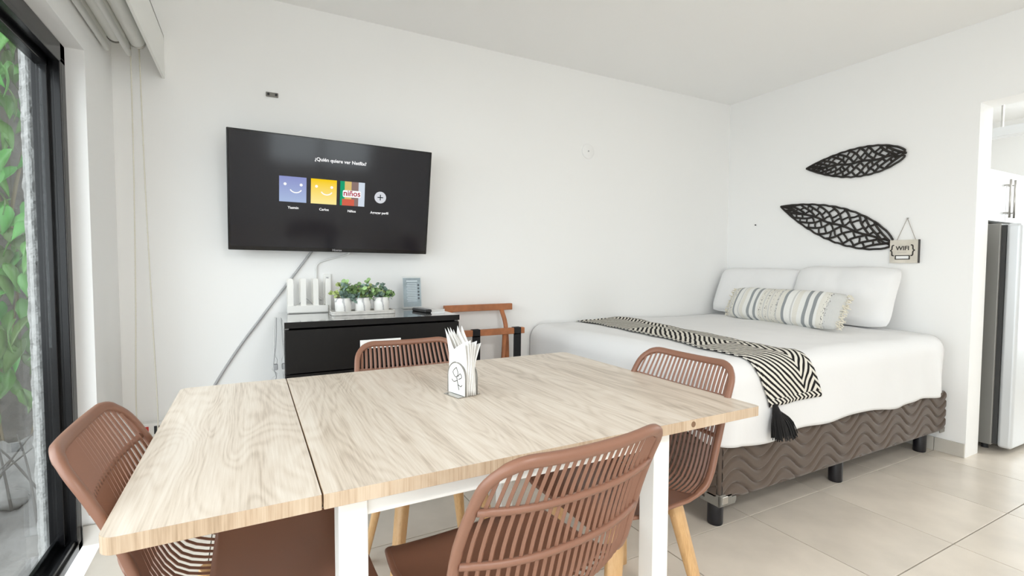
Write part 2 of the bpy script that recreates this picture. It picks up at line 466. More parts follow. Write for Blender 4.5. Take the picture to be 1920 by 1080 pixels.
# left wall with the patio door opening
WY0, WY1, WZ = -1.5, 2.58, 2.017
struct(MB().box((XO, WY1, -.12), (XL, YB, ZC)).box((XO, YR, -.12), (XL, WY0, ZC)).box((XO, WY0, WZ), (XL, WY1, ZC)), 'wall_left', 'wall_paint', 'white wall beside the glazed patio door', 'wall')
# right wall with doorway to kitchen
DY1, DY0, DZ, XK = 1.305, .15, 2.128, 3.99
struct(MB().box((XR, DY1, -.12), (XK, YB, ZC)).box((XR, YR, -.12), (XK, DY0, ZC)).box((XR, DY0, DZ), (XK, DY1, ZC)), 'wall_right', 'wall_paint', 'white wall at the head of the bed with kitchen doorway', 'wall')
# rear wall with a large window behind the viewer
struct(MB().box((XL-.23, YR-.2, -.12), (.2, YR, ZC)).box((1.7, YR-.2, -.12), (KX+.2, YR, ZC)).box((.2, YR-.2, 2.1), (1.7, YR, ZC)).box((.2, YR-.2, -.12), (1.7, YR, .9)), 'wall_rear', 'wall_paint', 'white wall with the front window', 'wall')
# kitchen shell
struct(MB().box((XK, KY1, -.12), (KX, KY1+.1, ZC)), 'wall_kitchen_back', 'wall_paint', 'white kitchen wall behind the refrigerator', 'wall')
struct(MB().box((XK, KY0-.1, -.12), (KX, KY0, ZC)), 'wall_kitchen_front', 'wall_paint', 'white kitchen wall opposite the refrigerator', 'wall')
struct(MB().box((KX, KY0-.1, -.12), (KX+.15, -.9, ZC)).box((KX, 1.3, -.12), (KX+.15, KY1+.1, ZC)).box((KX, -.9, -.12), (KX+.15, 1.3, .4)).box((KX, -.9, 2.4), (KX+.15, 1.3, ZC)), 'wall_kitchen_far', 'wall_paint', 'white kitchen wall with a window', 'wall')

def skirting(name, label, runs):
    root = thing(name, label, 'baseboard'); root['kind'] = 'structure'; del root['category']; root['category'] = 'baseboard'
    for a, b in runs:
        MB().box(a, b).build('skirting_tile', 'skirting', root, bevel=.002, seg=1)
s0 = [tx+tp*k for k in range(-5, 4)]
runs = []
for x in s0:
    a, b = max(x+.0015, XL), min(x+tp-.0015, XR)
    if b-a > .02: runs.append(((a, YB-.010, .0), (b, YB, .085)))
skirting('baseboard_back', 'low beige tile baseboard under the television wall', runs)
runs = []
for y0, y1 in ((1.305, 1.458), (1.458, 2.008), (2.008, 2.558), (2.558, 3.019)):
    runs.append(((XR-.010, y0+.0015, .0), (XR, y1-.0015, .085)))
skirting('baseboard_right', 'low beige tile baseboard at the head of the bed', runs)
skirting('baseboard_left', 'low beige tile baseboard beside the patio door', [((XL, 2.581, 0), (XL+.010, 3.018, .085)), ((-.630, 2.570, 0), (XL+.010, 2.5795, .085))])

# patio sliding door (window_1)
w1 = thing('window_1', 'black aluminium sliding patio door with clear glass', 'patio door', (-.66, WY1, 0)); w1['kind'] = 'structure'
W0 = (-.66, WY1, 0)
fx0, fx1 = -.720, -.632
jm = MB().box((fx0, 2.525, 0), (fx1, 2.579, WZ)).box((-.655, 2.515, .05), (fx1, 2.535, 1.95)).box((-.70, 2.505, .05), (-.668, 2.53, 1.95))
jm.build('door_jamb', 'black_aluminium', w1, bevel=.003, world=W0)
hd = MB().box((fx0, WY0, 1.955), (fx1, WY1-.001, WZ-.001)).box((-.655, WY0, 1.94), (fx1, WY1-.001, 1.96)).box((-.705, WY0, 1.915), (-.668, WY1-.01, 1.96))
hd.build('door_head', 'black_aluminium', w1, bevel=.003, world=W0)
sl = MB().box((fx0, WY0, 0), (fx1, WY1-.001, .035)).box((-.655, WY0, .03), (-.64, WY1-.001, .055)).box((-.705, WY0, .03), (-.69, WY1-.01, .075))
sl.build('door_sill', 'black_aluminium', w1, bevel=.003, world=W0)
MB().box((-.690, WY0, .06), (-.682, 2.50, 1.93)).build('pane', 'window_glass', w1, world=W0)
MB().box((-.705, .40, .06), (-.668, .46, 1.93)).build('stile', 'black_aluminium', w1, world=W0, bevel=.003)
# rear window
w2 = thing('window_2', 'front window with white frame opposite the television wall', 'window', (.95, YR, .9)); w2['kind'] = 'structure'
fr = MB()
for x in (.2, .92, 1.64): fr.box((x, YR-.13, .9), (x+.06, YR-.07, 2.1))
fr.box((.2, YR-.13, .9), (1.7, YR-.07, .96)).box((.2, YR-.13, 2.04), (1.7, YR-.07, 2.1))
fr.build('window_frame', 'white_lacquer', w2, world=(.95, YR, .9))
for x in (.26, .98): MB().box((x, YR-.105, .96), (x+.66, YR-.097, 2.04)).build('pane', 'window_glass', w2, world=(.95, YR, .9))
w3 = thing('window_3', 'kitchen window with white frame', 'window', (KX, .2, .4)); w3['kind'] = 'structure'
fr = MB()
for y in (-.9, .175, 1.25): fr.box((KX+.04, y, .4), (KX+.09, y+.05, 2.4))
fr.box((KX+.04, -.9, .4), (KX+.09, 1.3, .45)).box((KX+.04, -.9, 2.35), (KX+.09, 1.3, 2.4))
fr.build('window_frame', 'white_lacquer', w3, world=(KX, .2, .4))
for y in (-.85, .225): MB().box((KX+.06, y, .45), (KX+.066, y+1.025, 2.35)).build('pane', 'window_glass', w3, world=(KX, .2, .4))

# ================================================================== PATIO OUTSIDE
random.seed(4)
def rough(name, a, b, nx, nz, amp, m, axis, label, cat, seed=0):
    """one rough face (facing -Y) with thickness"""
    mb = MB()
    def fn(u, v):
        x = a[0]+(b[0]-a[0])*u; z = a[2]+(b[2]-a[2])*v
        d = amp*noise.noise(Vector((x*9+seed, z*9, 3)))+amp*.6*noise.noise(Vector((x*30, z*30, seed)))
        return (x, a[1]+d, z)
    mb.grid(nx, nz, fn)
    mb.box((a[0], a[1]+amp*1.3, a[2]), (b[0], b[1], b[2]))
    return struct(mb, name, m, label, cat)
gd = MB()
def gfn(u, v):
    x = -7+(XO+7.0)*u; y = -5+12*v
    return (x, y, -.13+.02*noise.noise(Vector((x*3, y*3, 0))))
gd.grid(60, 100, gfn); struct(gd, 'patio_ground', 'concrete', 'rough grey ground of the patio outside', 'ground')
rough('garden_wall', (-3.2, 3.55, -.2), (XO-.01, 3.75, 2.9), 60, 60, .03, 'soil', 'y', 'dark weathered garden wall behind the climbing plant', 'garden wall')
# rough plaster edge of the outer reveal
pr = MB()
def pfn(u, v):
    z = -.12+2.15*v; x = -.722-.045*u
    e = .008*noise.noise(Vector((z*14, 0, 5)))+.004*noise.noise(Vector((z*45, 0, 1)))
    return (x-(e if u > .9 else 0), 2.572-.012*math.sin(PI*min(1, u*1.2))+.004*noise.noise(Vector((x*60, z*40, 2))), z)
pr.grid(6, 120, pfn); pr.box((-.766, 2.5725, -.12), (-.722, 2.5795, 2.015))
struct(pr, 'trim_1', 'plaster_rough', 'rough unpainted plaster edge outside the patio door', 'plaster edge')
# heap of rubble at the wall foot
rb = MB()
def rfn(u, v):
    x = -1.9+1.09*u; y = 2.75+.73*v
    hgt = -.14+.36*v**1.3*(1+.25*noise.noise(Vector((x*4, y*4, 0))))+.05*noise.noise(Vector((x*11, y*11, 4)))+.02*noise.noise(Vector((x*35, y*35, 1)))
    return (x, y, hgt)
rb.grid(50, 40, rfn); tag(rb.build('rubble_slope', 'concrete', smooth=True), 'rough grey concrete rubble heaped at the garden wall foot', 'rubble', kind='stuff')
# climbing vine with single leaves
vine = thing('climbing_vine', 'lush green climbing vine covering the garden wall outside the patio door', 'vine', (-1.1, 3.53, 0))
V0 = Vector((-1.1, 3.53, 0))
for k in range(9):
    x = -1.55+.085*k; pts = []
    for j in range(9): pts.append((x+.05*math.sin(j*1.3+k*2), 3.50-.03*random.random(), .15+j*.30))
    MB().tube(catmull(pts, 24), .006+.004*random.random(), 5).build('stem', 'vine', vine, smooth=True, world=V0)
def leaf_mesh():
    mb = MB()
    prof = [(0, .004), (.10, .30), (.28, .48), (.5, .42), (.72, .26), (.88, .12), (1, .004)]
    o = 0
    for i, (t, w) in enumerate(prof):
        zc = .10*math.sin(t*PI)*.9-.12*t*t
        mb.v += [(-w*.5, t, zc+.10*w), (0, t, zc), (w*.5, t, zc+.10*w)]
    for i in range(len(prof)-1):
        a = i*3; mb.quadface((a, a+1, a+4, a+3)); mb.quadface((a+1, a+2, a+5, a+4))
    return mb
lf0 = leaf_mesh().build('leaf', 'leaf', vine, smooth=True, solid=.02)
for k in range(295):
    o = lf0 if k == 0 else lf0.copy()
    if k: C.objects.link(o)
    z = .45+2.25*random.random(); x = -1.30+.43*random.random()
    if z < .75 and random.random() < .5: z += .5
    y = 3.44-.28*random.random()**1.6
    o.location = Vector((x, y, z))-V0
    s = .10+.085*random.random()
    o.scale = (s*.80, s*1.1, s)
    # blade hangs down and outwards
    ang = random.gauss(0, .8)
    o.rotation_euler = (R(-68+random.gauss(0, 22)), R(random.gauss(0, 22)), PI+ang)
# dry twigs leaning over the rubble
random.seed(9)
for k in range(12):
    x = -1.22+.38*random.random(); y = 2.78+.35*random.random()
    a = random.uniform(-1.1, 1.1); ln = .35+.35*random.random()
    z0 = -.10+.4*max(0, y-2.75)
    pts = [(x, y, z0), (x+ln*.4*math.sin(a), y+.08, z0+ln*.45), (x+ln*.75*math.sin(a), y+.12, z0+ln*.7+.05*random.random())]
    tw = MB().tube(catmull(pts, 10), [.006-.0003*i for i in range(11)], 5).build('dry_twig', 'twig', smooth=True)
    tag(tw, 'thin dry dark twig lying on the rubble outside', 'twig', 'dry twigs on the rubble')
# grey round stones
for k, (x, y, r) in enumerate(((-1.16, 2.98, .09), (-1.02, 3.12, .06))):
    mb = MB(); 
    mb.grid(16, 10, lambda u, v: (x+r*math.sin(v*PI)*math.cos(2*PI*u)*1.1, y+r*math.sin(v*PI)*math.sin(2*PI*u), -.03+.22*(y-2.75)+r*.8*math.cos(v*PI)+.02*noise.noise(Vector((u*5, v*5, k)))))
    tag(mb.build('stone', 'concrete', smooth=True), ['large rounded grey stone on the rubble outside', 'small rounded grey stone on the rubble outside'][k], 'stone')

# ================================================================== ROLLER BLINDS
def blind(cx, zc, label, chain):
    y0, y1 = -1.45, 2.84
    r = thing('roller_blind', label, 'blind', (cx, y1, zc), group='roller blinds over the patio door')
    O = (cx, y1, zc)
    MB().cyl((cx, y0, zc), (cx, y1, zc), .030, 20).build('roller_tube', 'blind_white', r, smooth=True, world=O, bevel=.001)
    # tail of fabric and oval hem bar hanging on the window side
    fb = MB().box((cx-.031, y0, zc-.050), (cx-.029, y1, zc)); fb.build('fabric', 'blind_white', r, world=O)
    MB().tube([(cx-.034, y0, zc-.054), (cx-.034, y1+.02, zc-.054)], 1, 12, flat=(.020, .032), upv=(0, 0, 1)).build('hem_bar', 'blind_white', r, smooth=True, world=O)
    MB().cyl((cx, y1, zc), (cx, y1+.012, zc), .034, 20).build('end_cap', 'steel' if chain else 'bracket_grey', r, smooth=True, world=O, bevel=.002)
    MB().box((cx-.022, y1+.012, zc-.03), (cx+.022, y1+.016, zc+.06)).box((XL, y1-.02, zc+.056), (cx+.022, y1+.016, zc+.06)).build('bracket', 'blind_white', r, world=O)
    return r
blind(-.520, 2.195, 'rolled-up white roller blind next to the patio door glass', False)
b2 = blind(-.440, 2.185, 'rolled-up white roller blind on the room side with bead chain', True)
# valance board above the blinds, running to the back wall
tag(MB().box((-.372, -1.5, 2.09), (-.360, YB-.001, 2.30)).box((XL, -1.5, 2.29), (-.360, YB-.001, 2.30)).build('blind_valance', 'blind_white', bevel=.002), 'flat white valance board in front of the roller blinds', 'valance')
# chain loop
chn = thing('blind_chain', 'white bead chain loop hanging from the room-side roller blind', 'chain', (-.44, 2.856, .40))
CH = (-.44, 2.856, .40)
pa = catmull([(-.468, 2.862, 2.17), (-.470, 2.862, 1.6), (-.478, 2.862, 1.0), (-.489, 2.862, .46), (-.470, 2.862, .33), (-.430, 2.862, .30), (-.407, 2.862, .40), (-.416, 2.862, .90), (-.428, 2.862, 1.5), (-.436, 2.862, 2.17)], 90)
MB().tube(pa, .0026, 6).build('cord', 'chain_white', chn, smooth=True, world=CH)
bd = MB()
L = 0
for i in range(len(pa)-1):
    for q in range(3):
        p = pa[i].lerp(pa[i+1], q/3); rr = .0040
        o = len(bd.v)
        for d in ((rr,0,0),(-rr,0,0),(0,rr,0),(0,-rr,0),(0,0,rr),(0,0,-rr)): bd.v.append(tuple(p+Vector(d)))
        for t in ((0,2,4),(2,1,4),(1,3,4),(3,0,4),(2,0,5),(1,2,5),(3,1,5),(0,3,5)): bd.quadface([o+k for k in t])
bo = bd.build('beads', 'chain_white', chn, smooth=True, world=CH); bo['kind'] = 'stuff'

# ================================================================== TABLE
TZ, TT = .75, .028
table = thing('dining_table', 'white dining table with oak-look top and two raised drop leaves', 'table', (.575, 1.43, 0))
T0 = (.575, 1.43, 0)
def rrect(x0, y0, x1, y1, rs, n=5):
    out = []
    for (cx, cy, a0, r) in ((x1-rs[0], y1-rs[0], 0, rs[0]), (x0+rs[1], y1-rs[1], 90, rs[1]), (x0+rs[2], y0+rs[2], 180, rs[2]), (x1-rs[3], y0+rs[3], 270, rs[3])):
        for k in range(n+1):
            a = R(a0+90*k/n); out.append((cx+r*math.cos(a), cy+r*math.sin(a)))
    return out
def slab(name, x0, x1, rs):
    poly = rrect(x0, .920, x1, 1.945, rs)
    mb = MB(); n = len(poly)
    mb.prism(poly, TZ-TT, TZ)
    mb.m = [1, 0]+[1]*n
    return mb.build(name, ['oak_top', 'oak_edge'], table, bevel=.0006, seg=1, world=T0, fixn=True)
slab('leaf_panel', -.212, .1055, (.003, .025, .025, .003))
slab('table_top', .1085, 1.0398, (.001, .002, .002, .001))
slab('leaf_panel', 1.0400, 1.318, (.025, .001, .001, .012))
for x in (.138, .936):
    for y in (.955, 1.855):
        MB().box((x, y, 0), (x+.055, y+.055, TZ-TT)).build('leg', 'white_lacquer', table, bevel=.003, world=T0)
for y in (.965, 1.880): MB().box((.193, y, .672), (.936, y+.02, TZ-TT)).build('apron', 'white_lacquer', table, bevel=.002, world=T0)
for x in (.148, .961): MB().box((x, 1.010, .672), (x+.02, 1.855, TZ-TT)).build('apron', 'white_lacquer', table, bevel=.002, world=T0)
# brown plugged pivot on the right leaf joint
MB().cyl((1.041, .9195, .737), (1.041, .925, .737), .008, 14).build('hinge_cap', 'hinge_brown', table, world=T0)
for y in (1.1, 1.75):
    for x0, x1 in ((.02, .20), (.95, 1.13)): MB().box((x0, y, .716), (x1, y+.025, .722)).build('hinge', 'steel', table, world=T0)

# ================================================================== CHAIRS
PROF = catmull([(0, .240, .418), (0, .225, .438), (0, .17, .448), (0, .08, .442), (0, -.02, .434), (0, -.11, .438), (0, -.170, .462), (0, -.205, .515), (0, -.228, .590), (0, -.252, .670), (0, -.285, .760), (0, -.325, .845)], 220)
LEN = [0]
for i in range(1, len(PROF)): LEN.append(LEN[-1]+(PROF[i]-PROF[i-1]).length)
LT = LEN[-1]
def prof(l):
    l = max(0, min(LT, l)); lo = 0; hi = len(LEN)-1
    while hi-lo > 1:
        mid = (lo+hi)//2
        if LEN[mid] <= l: lo = mid
        else: hi = mid
    f = (l-LEN[lo])/max(1e-9, LEN[hi]-LEN[lo]); p = PROF[lo].lerp(PROF[hi], f)
    t = (PROF[min(hi+2, len(PROF)-1)]-PROF[max(lo-2, 0)]).normalized()
    nrm = Vector((0, t.z, -t.y))
    if nrm.z < 0 and abs(nrm.z) > abs(nrm.y): nrm = -nrm
    if abs(nrm.y) >= abs(nrm.z) and nrm.y < 0: nrm = -nrm
    return p, t, nrm
def lin(x, tab):
    if x <= tab[0][0]: return tab[0][1]
    for (a, b), (c, d) in zip(tab, tab[1:]):
        if x <= c:
            f = (x-a)/(c-a); f = f*f*(3-2*f); return b+(d-b)*f
    return tab[-1][1]
LB = .36           # arc length where the seat ends and the slatted back begins
def halfw(l): return lin(l, [(0, .214), (.15, .236), (.38, .238), (.60, .234), (LT, .216)])
def dish(l): return lin(l, [(0, .006), (.12, .016), (.30, .034), (.42, .050), (.60, .046), (LT, .026)])
def surf(x, l, off=0):
    p, t, nrm = prof(l); s = x/halfw(l)
    q = p+nrm*(dish(l)*abs(s)**2.4+off); return Vector((x, q.y, q.z)), nrm, t
RT, RF = .085, .06
def outline(d):
    """closed outline in (x,l), inset by d"""
    pts = []
    def hw(l): return halfw(l)-d
    n = 10
    for k in range(20): 
        l = d+RF+(LT-d-RT-d-RF)*k/19; pts.append((hw(l), l))
    for k in range(1, n+1):
        a = R(90*k/n); r = RT-d*.5; pts.append((hw(LT-r)-r+r*math.cos(a), LT-d-r+r*math.sin(a)))
    for k in range(1, 10):
        w = hw(LT-RT)-(RT-d*.5); pts.append((w-2*w*k/10, LT-d))
    for k in range(0, n):
        a = R(90+90*k/n); r = RT-d*.5; pts.append((-(hw(LT-r)-r)+r*math.cos(a), LT-d-r+r*math.sin(a)))
    for k in range(20):
        l = LT-d-RT-(LT-d-RT-d-RF)*k/19; pts.append((-hw(l), l))
    for k in range(1, n+1):
        a = R(180+90*k/n); r = RF-d*.5; pts.append((-(hw(r)-r)+r*math.cos(a), d+r+r*math.sin(a)))
    for k in range(1, 8):
        w = hw(RF)-(RF-d*.5); pts.append((-w+2*w*k/8, d))
    for k in range(0, n):
        a = R(270+90*k/n); r = RF-d*.5; pts.append(((hw(r)-r)+r*math.cos(a), d+r+r*math.sin(a)))
    return pts
def ltop(x, d):
    """top limit of the outline inset by d, at x"""
    w = halfw(LT-RT)-d; r = RT-d*.5; ax = abs(x)
    if ax < w-r: return LT-d
    f = min(1, (ax-(w-r))/r); return LT-d-r+r*math.sqrt(max(0, 1-f*f))
def make_chair():
    t = thing('dining_chair', '', 'chair')
    # rim: rounded tube running round the whole shell
    op = outline(.010); P = []; U = []
    for x, l in op:
        p, nrm, tt = surf(x, l); P.append(p); U.append(nrm)
    wr = [1.15 if l > LT-.03 else (1.0 if l > LB else .72) for x, l in op]
    rim = MB().tube(P, wr, 10, closed=True, flat=(.021, .016), upv=U).build('backrest', 'chair_plastic', t, smooth=True)
    # seat: solid dished shell
    se = MB()
    def sfn(sgn):
        def fn(u, v):
            l = .012+(LB-.012)*v; w = halfw(l)-.012
            if l < RF: w = w-RF+math.sqrt(max(0, RF**2-(RF-l)**2))
            x = w*(2*u-1); return surf(x, l, sgn*.004)[0]
        return fn
    se.grid(24, 26, sfn(1)); se.grid(24, 26, sfn(-1), flip=True)
    nu, nv = 25, 27
    for i in range(24): se.quadface((26*nu+i, 26*nu+i+1, nu*nv+26*nu+i+1, nu*nv+26*nu+i))
    se.build('seat', 'chair_plastic', t, smooth=True)
    # slats
    NS = 22
    for k in range(NS):
        x = -.194+.388*k/(NS-1); l0, l1 = LB-.006, ltop(x, .013)
        pts = []; ups = []
        for j in range(15):
            l = l0+(l1-l0)*(j/14)**1.15
            xx = x*halfw(l)/.225
            p, nrm, tt = surf(xx, l); pts.append(p); ups.append(nrm)
        MB().tube(pts, 1, 4, upv=ups, flat=(.0105, .0075)).build('slat', 'chair_plastic', rim)
    # cross bands
    for lb in (LT-.118, LT-.240):
        pts = []; ups = []
        for j in range(21):
            x = (halfw(lb)-.016)*(2*j/20-1); p, nrm, tt = surf(x, lb, -.004); pts.append(p); ups.append(nrm)
        MB().tube(pts, 1, 6, upv=ups, flat=(.015, .013)).build('band', 'chair_plastic', rim, smooth=True)
    # under-seat plate
    MB().box((-.14, -.11, .395), (.14, .13, .424)).build('seat_bracket', 'chair_plastic', t, bevel=.01)
    # legs
    for sx in (-1, 1):
        for sy in (-1, 1):
            top = Vector((sx*.135, .01+sy*.115, .418)); bot = Vector((sx*.205, .01+sy*.205, 0))
            mb = MB().tube([top, top.lerp(bot, .5), bot], [1, .84, .58], 12, flat=(.060, .038), upv=(sx, sy*.3, 0))
            mb.build('leg', 'beech', t, smooth=True, bevel=.002)
    MB().box((-.155, -.125, .375), (.155, -.085, .397)).build('leg_brace', 'beech', t, bevel=.003)
    MB().box((-.155, .105, .375), (.155, .145, .397)).build('leg_brace', 'beech', t, bevel=.003)
    return t
chairA = make_chair()
CH_SPOTS = [
    (( .010, 1.252, 0), -PI/2, 'brown slatted plastic dining chair at the table end by the patio door'),
    (( .575, 1.720, 0), PI, 'brown slatted plastic dining chair between the table and black dresser'),
    ((1.068, 1.245, 0), PI/2, 'brown slatted plastic dining chair at the table end beside the bed'),
    (( .513, 1.008, 0), R(5), 'brown slatted plastic dining chair at the long table side across from the black dresser')]
for i, (loc, rz, lab) in enumerate(CH_SPOTS):
    o = chairA if i == 0 else dup(chairA)
    o.location = loc; o.rotation_euler = (0, 0, rz); tag(o, lab, 'chair', 'dining chairs around the table')

# ================================================================== TELEVISION
tvM = Vector((.430, 2.875, 1.535))
tv = thing('television', 'black flat-screen television showing a profile menu, mounted on the wall', 'television', tvM, rot=(R(9.5), R(.55), 0))
TW, TH = 1.052, .606
MB().box((-TW/2, -.012, -TH/2), (TW/2, .022, TH/2)).build('housing', 'tv_black', tv, bevel=.004)
MB().box((-.30, .022, -.25), (.30, .060, .14)).build('back_cover', 'tv_black', tv, bevel=.01)
scrn = MB().box((-TW/2+.011, -.0126, -TH/2+.022), (TW/2-.011, -.010, TH/2-.011)).build('screen', 'tv_screen', tv)
MB().box((-.06, .055, -.06), (.06, .125, .06)).build('wall_mount', 'tv_black', tv)
def SM(x, z, y=-.0130): return Matrix.Translation((x, y, z)) @ Matrix.Rotation(R(90), 4, 'X')
text('question_text', '¿Quién quiere ver Netflix?', .0252, 'px_white', scrn, SM(.016, .194), weight=.0006)
IC = [(-.224, .026, 'px_blue'), (-.070, .026, 'px_yellow'), (.080, .026, None)]
S2 = .066
for i, (x, z, m) in enumerate(IC):
    if m:
        MB().box((x-S2, -.0132, z-S2), (x+S2, -.0128, z+S2)).build('profile_tile', m, scrn)
        for dx in (-.038, .040): MB().cyl((x+dx, -.0136, z+.026), (x+dx, -.0130, z+.026), .0075, 14).build('icon_eye', 'px_white' , scrn)
        arc = [(x+.014+.030*math.cos(R(205+130*k/10)), -.0135, z+.010+.026*math.sin(R(205+130*k/10))) for k in range(11)]
        MB().tube(arc, 1, 6, flat=(.006, .0008), upv=(0, -1, 0)).build('icon_smile', 'px_white', scrn)
    else:
        xs = [-S2, -.042, -.006, .032, S2]
        for k, c in enumerate(('px_green', 'px_sand', 'px_taupe', 'px_pale')):
            MB().box((x+xs[k], -.0132, z-S2), (x+xs[k+1], -.0128, z+S2)).build('profile_stripe', c, scrn)
        MB().box((x-.055, -.01330, z-S2), (x+.010, -.0129, z-.030)).build('profile_stripe', 'px_coral', scrn)
        MB().prism(rrect(-.052, -.020, .046, .018, (.008,)*4), 0, .0004, Matrix.Translation((x, -.0134, z)) @ Matrix.Rotation(R(90), 4, 'X')).build('label_patch', 'px_white', scrn)
        text('kids_text', 'niños', .043, 'px_red', scrn, SM(x-.003, z+.001, -.0141), weight=.0007)
text('profile_name', 'Yasmin', .0185, 'px_white', scrn, SM(-.222, -.070), weight=.0004)
text('profile_name', 'Carlos', .0185, 'px_white', scrn, SM(-.068, -.070), weight=.0004)
text('profile_name', 'Niños', .0185, 'px_white', scrn, SM(.078, -.070), weight=.0004)
text('profile_name', 'Agregar perfil', .0185, 'px_white', scrn, SM(.232, -.070), weight=.0004)
MB().cyl((.234, -.0134, .018), (.234, -.0128, .018), .033, 28).build('add_button', 'px_grey', scrn)
MB().box((.218, -.0139, .0155), (.250, -.0135, .0205)).box((.2315, -.0139, .002), (.2365, -.0135, .034)).build('plus_sign', 'px_dark', scrn)
text('brand_text', 'Hisense', .016, 'px_brand', tv, Matrix.Translation((.005, -.0125, -TH/2+.011)) @ Matrix.Rotation(R(90), 4, 'X'))

# cables
def cable(name, pts, r, m, label, n=30, cat='cable'):
    return tag(MB().tube(catmull(pts, n), r, 8).build(name, m, smooth=True), label, cat)
cable('power_cable', [(.330, 2.99, 1.27), (.300, 3.018, 1.225), (.190, 3.02, 1.07), (.085, 3.02, .925), (-.06, 3.02, .72), (-.178, 3.02, .525), (-.26, 3.02, .35), (-.30, 3.02, .12)], .0070, 'cable_grey', 'thick grey cable running diagonally down the wall from the television')
cable('signal_cable', [(.52, 2.99, 1.245), (.50, 3.02, 1.222), (.40, 3.022, 1.195), (.340, 3.022, 1.165), (.333, 3.022, 1.10), (.334, 3.022, 1.00), (.36, 3.022, .96)], .006, 'cable_white', 'thin white cable bending down below the television')
lc = thing('loose_wires', 'tangle of thin white wires hanging at the left side of the dresser', 'wires', (.10, 2.90, .40))
for k, pts in enumerate(([(.118, 2.90, .88), (.112, 2.90, .74), (.100, 2.90, .62), (.112, 2.90, .56), (.095, 2.90, .52), (.105, 2.90, .40)], [(.112, 2.93, .88), (.104, 2.93, .70), (.118, 2.93, .64), (.092, 2.93, .60), (.116, 2.93, .57), (.086, 2.93, .54), (.100, 2.93, .45), (.106, 2.93, .30)])):
    MB().tube(catmull(pts, 40), .0022, 6).build('wire', 'cable_white' if k else 'cable_grey', lc, smooth=True, world=(.10, 2.90, .40))
MB().box((.098, 2.89, .60), (.120, 2.92, .63)).build('wire_plug', 'cable_grey', lc, bevel=.004, world=(.10, 2.90, .40))

# small fittings on the TV wall
wb = thing('wall_clip', 'small grey metal clip screwed to the wall above the television', 'wall clip', (.122, 3.03, 2.089))
MB().box((-.030, -.008, -.012), (.030, 0, .012)).build('plate', 'bracket_grey', wb, bevel=.002)
for x in (-.018, .020): MB().cyl((x, -.014, 0), (x, -.008, 0), .006, 10).build('screw', 'dark_rubber', wb)
bp_ = thing('blank_plate', 'round white blanking plate on the wall above the bed foot', 'cover plate', (2.25, 3.03, 2.019))
MB().tube([(0, 0, 0), (0, -.006, 0), (0, -.010, 0)], [.055, .055, .050], 32).build('disc', 'wall_paint', bp_, smooth=True, bevel=.001)
MB().cyl((0, -.013, 0), (0, -.009, 0), .006, 12).build('screw', 'cable_grey', bp_)

# ================================================================== DRESSER
DX0, DX1, DY_0, DY_1, DH = .130, .980, 2.440, 2.985, .900
D0 = ((DX0+DX1)/2, (DY_0+DY_1)/2, 0)
dr = thing('dresser', 'black chest of drawers with glossy top standing below the television', 'dresser', D0)
tb = MB().box((DX0, DY_0, DH-.028), (DX1, DY_1, DH)); tb.m = [1, 0, 1, 1, 1, 2]
tb.build('top', ['console_top', 'console_black', 'console_side'], dr, world=D0)
MB().box((DX0, DY_0+.020, 0), (DX0+.02, DY_1, DH-.0285)).build('side_panel', 'console_side', dr, world=D0)
MB().box((DX1-.02, DY_0+.020, 0), (DX1, DY_1, DH-.0285)).build('side_panel', 'console_side', dr, world=D0)
MB().box((DX0+.0205, DY_1-.01, .05), (DX1-.0205, DY_1, DH-.0285)).build('back_panel', 'console_black', dr, world=D0)
MB().box((DX0+.0205, DY_0+.03, 0), (DX1-.0205, DY_0+.05, .065)).build('plinth', 'console_black', dr, world=D0)
zs = [.07, .262, .460, .660, .866]
for k in range(4):
    d = MB().box((DX0+.003, DY_0, zs[k]+.003), (DX1-.003, DY_0+.0195, zs[k+1]-.003)).build('drawer', 'console_black', dr, bevel=.0015, world=D0)
    MB().box((DX0+.03, DY_0+.02, zs[k]+.02), (DX1-.03, DY_1-.03, zs[k+1]-.03)).build('drawer_box', 'console_black', d, world=D0)
tag(MB().box((.463, DY_0-.003, .755), (.662, DY_0-.0005, .797)).build('paper_strip', 'paper'), 'white paper strip stuck on the dresser front behind the chair', 'paper')

# white picket box hiding the router
px0, px1, py0, py1 = .178, .372, 2.885, 2.975
pk = thing('picket_box', 'small white picket-fence box standing on the dresser top', 'box', ((px0+px1)/2, (py0+py1)/2, DH))
PK0 = ((px0+px1)/2, (py0+py1)/2, DH)
MB().box((px0-.008, py0-.012, DH+.004), (px1+.004, py0, DH+.042)).build('bottom_rail', 'white_lacquer', pk, bevel=.001, world=PK0)
MB().box((px0, py0, DH), (px1, py1, DH+.012)).build('base', 'white_lacquer', pk, world=PK0)
for k in range(4):
    x = px0-.004+k*.0635
    poly = [(x, DH+.010), (x+.027, DH+.010), (x+.027, DH+.182), (x+.023, DH+.187), (x+.004, DH+.187), (x, DH+.182)]
    mb = MB(); M = Matrix.Rotation(R(90), 4, 'X')
    mb.prism(poly, -(py0+.006), -(py0-.003), M)
    mb.build('picket', 'white_lacquer', pk, world=PK0)
    mb = MB(); mb.prism(poly, -(py1), -(py1-.008), M); mb.build('picket', 'white_lacquer', pk, world=PK0)
MB().box((px0-.004, py0+.006, DH+.010), (px0+.004, py1-.008, DH+.042)).build('side_rail', 'white_lacquer', pk, world=PK0)
MB().box((px1-.004, py0+.006, DH+.010), (px1+.004, py1-.008, DH+.042)).build('side_rail', 'white_lacquer', pk, world=PK0)
rtr = MB().box((.215, 2.915, DH+.0125), (.335, 2.955, DH+.045)); tag(rtr.build('router', 'plate_white', bevel=.006), 'white router inside the picket box', 'router')
cable('router_wire', [(.300, 2.935, DH+.046), (.270, 2.930, DH+.075), (.245, 2.935, DH+.060), (.236, 2.94, DH+.046)], .002, 'cable_grey', 'thin dark wire looping on the router')
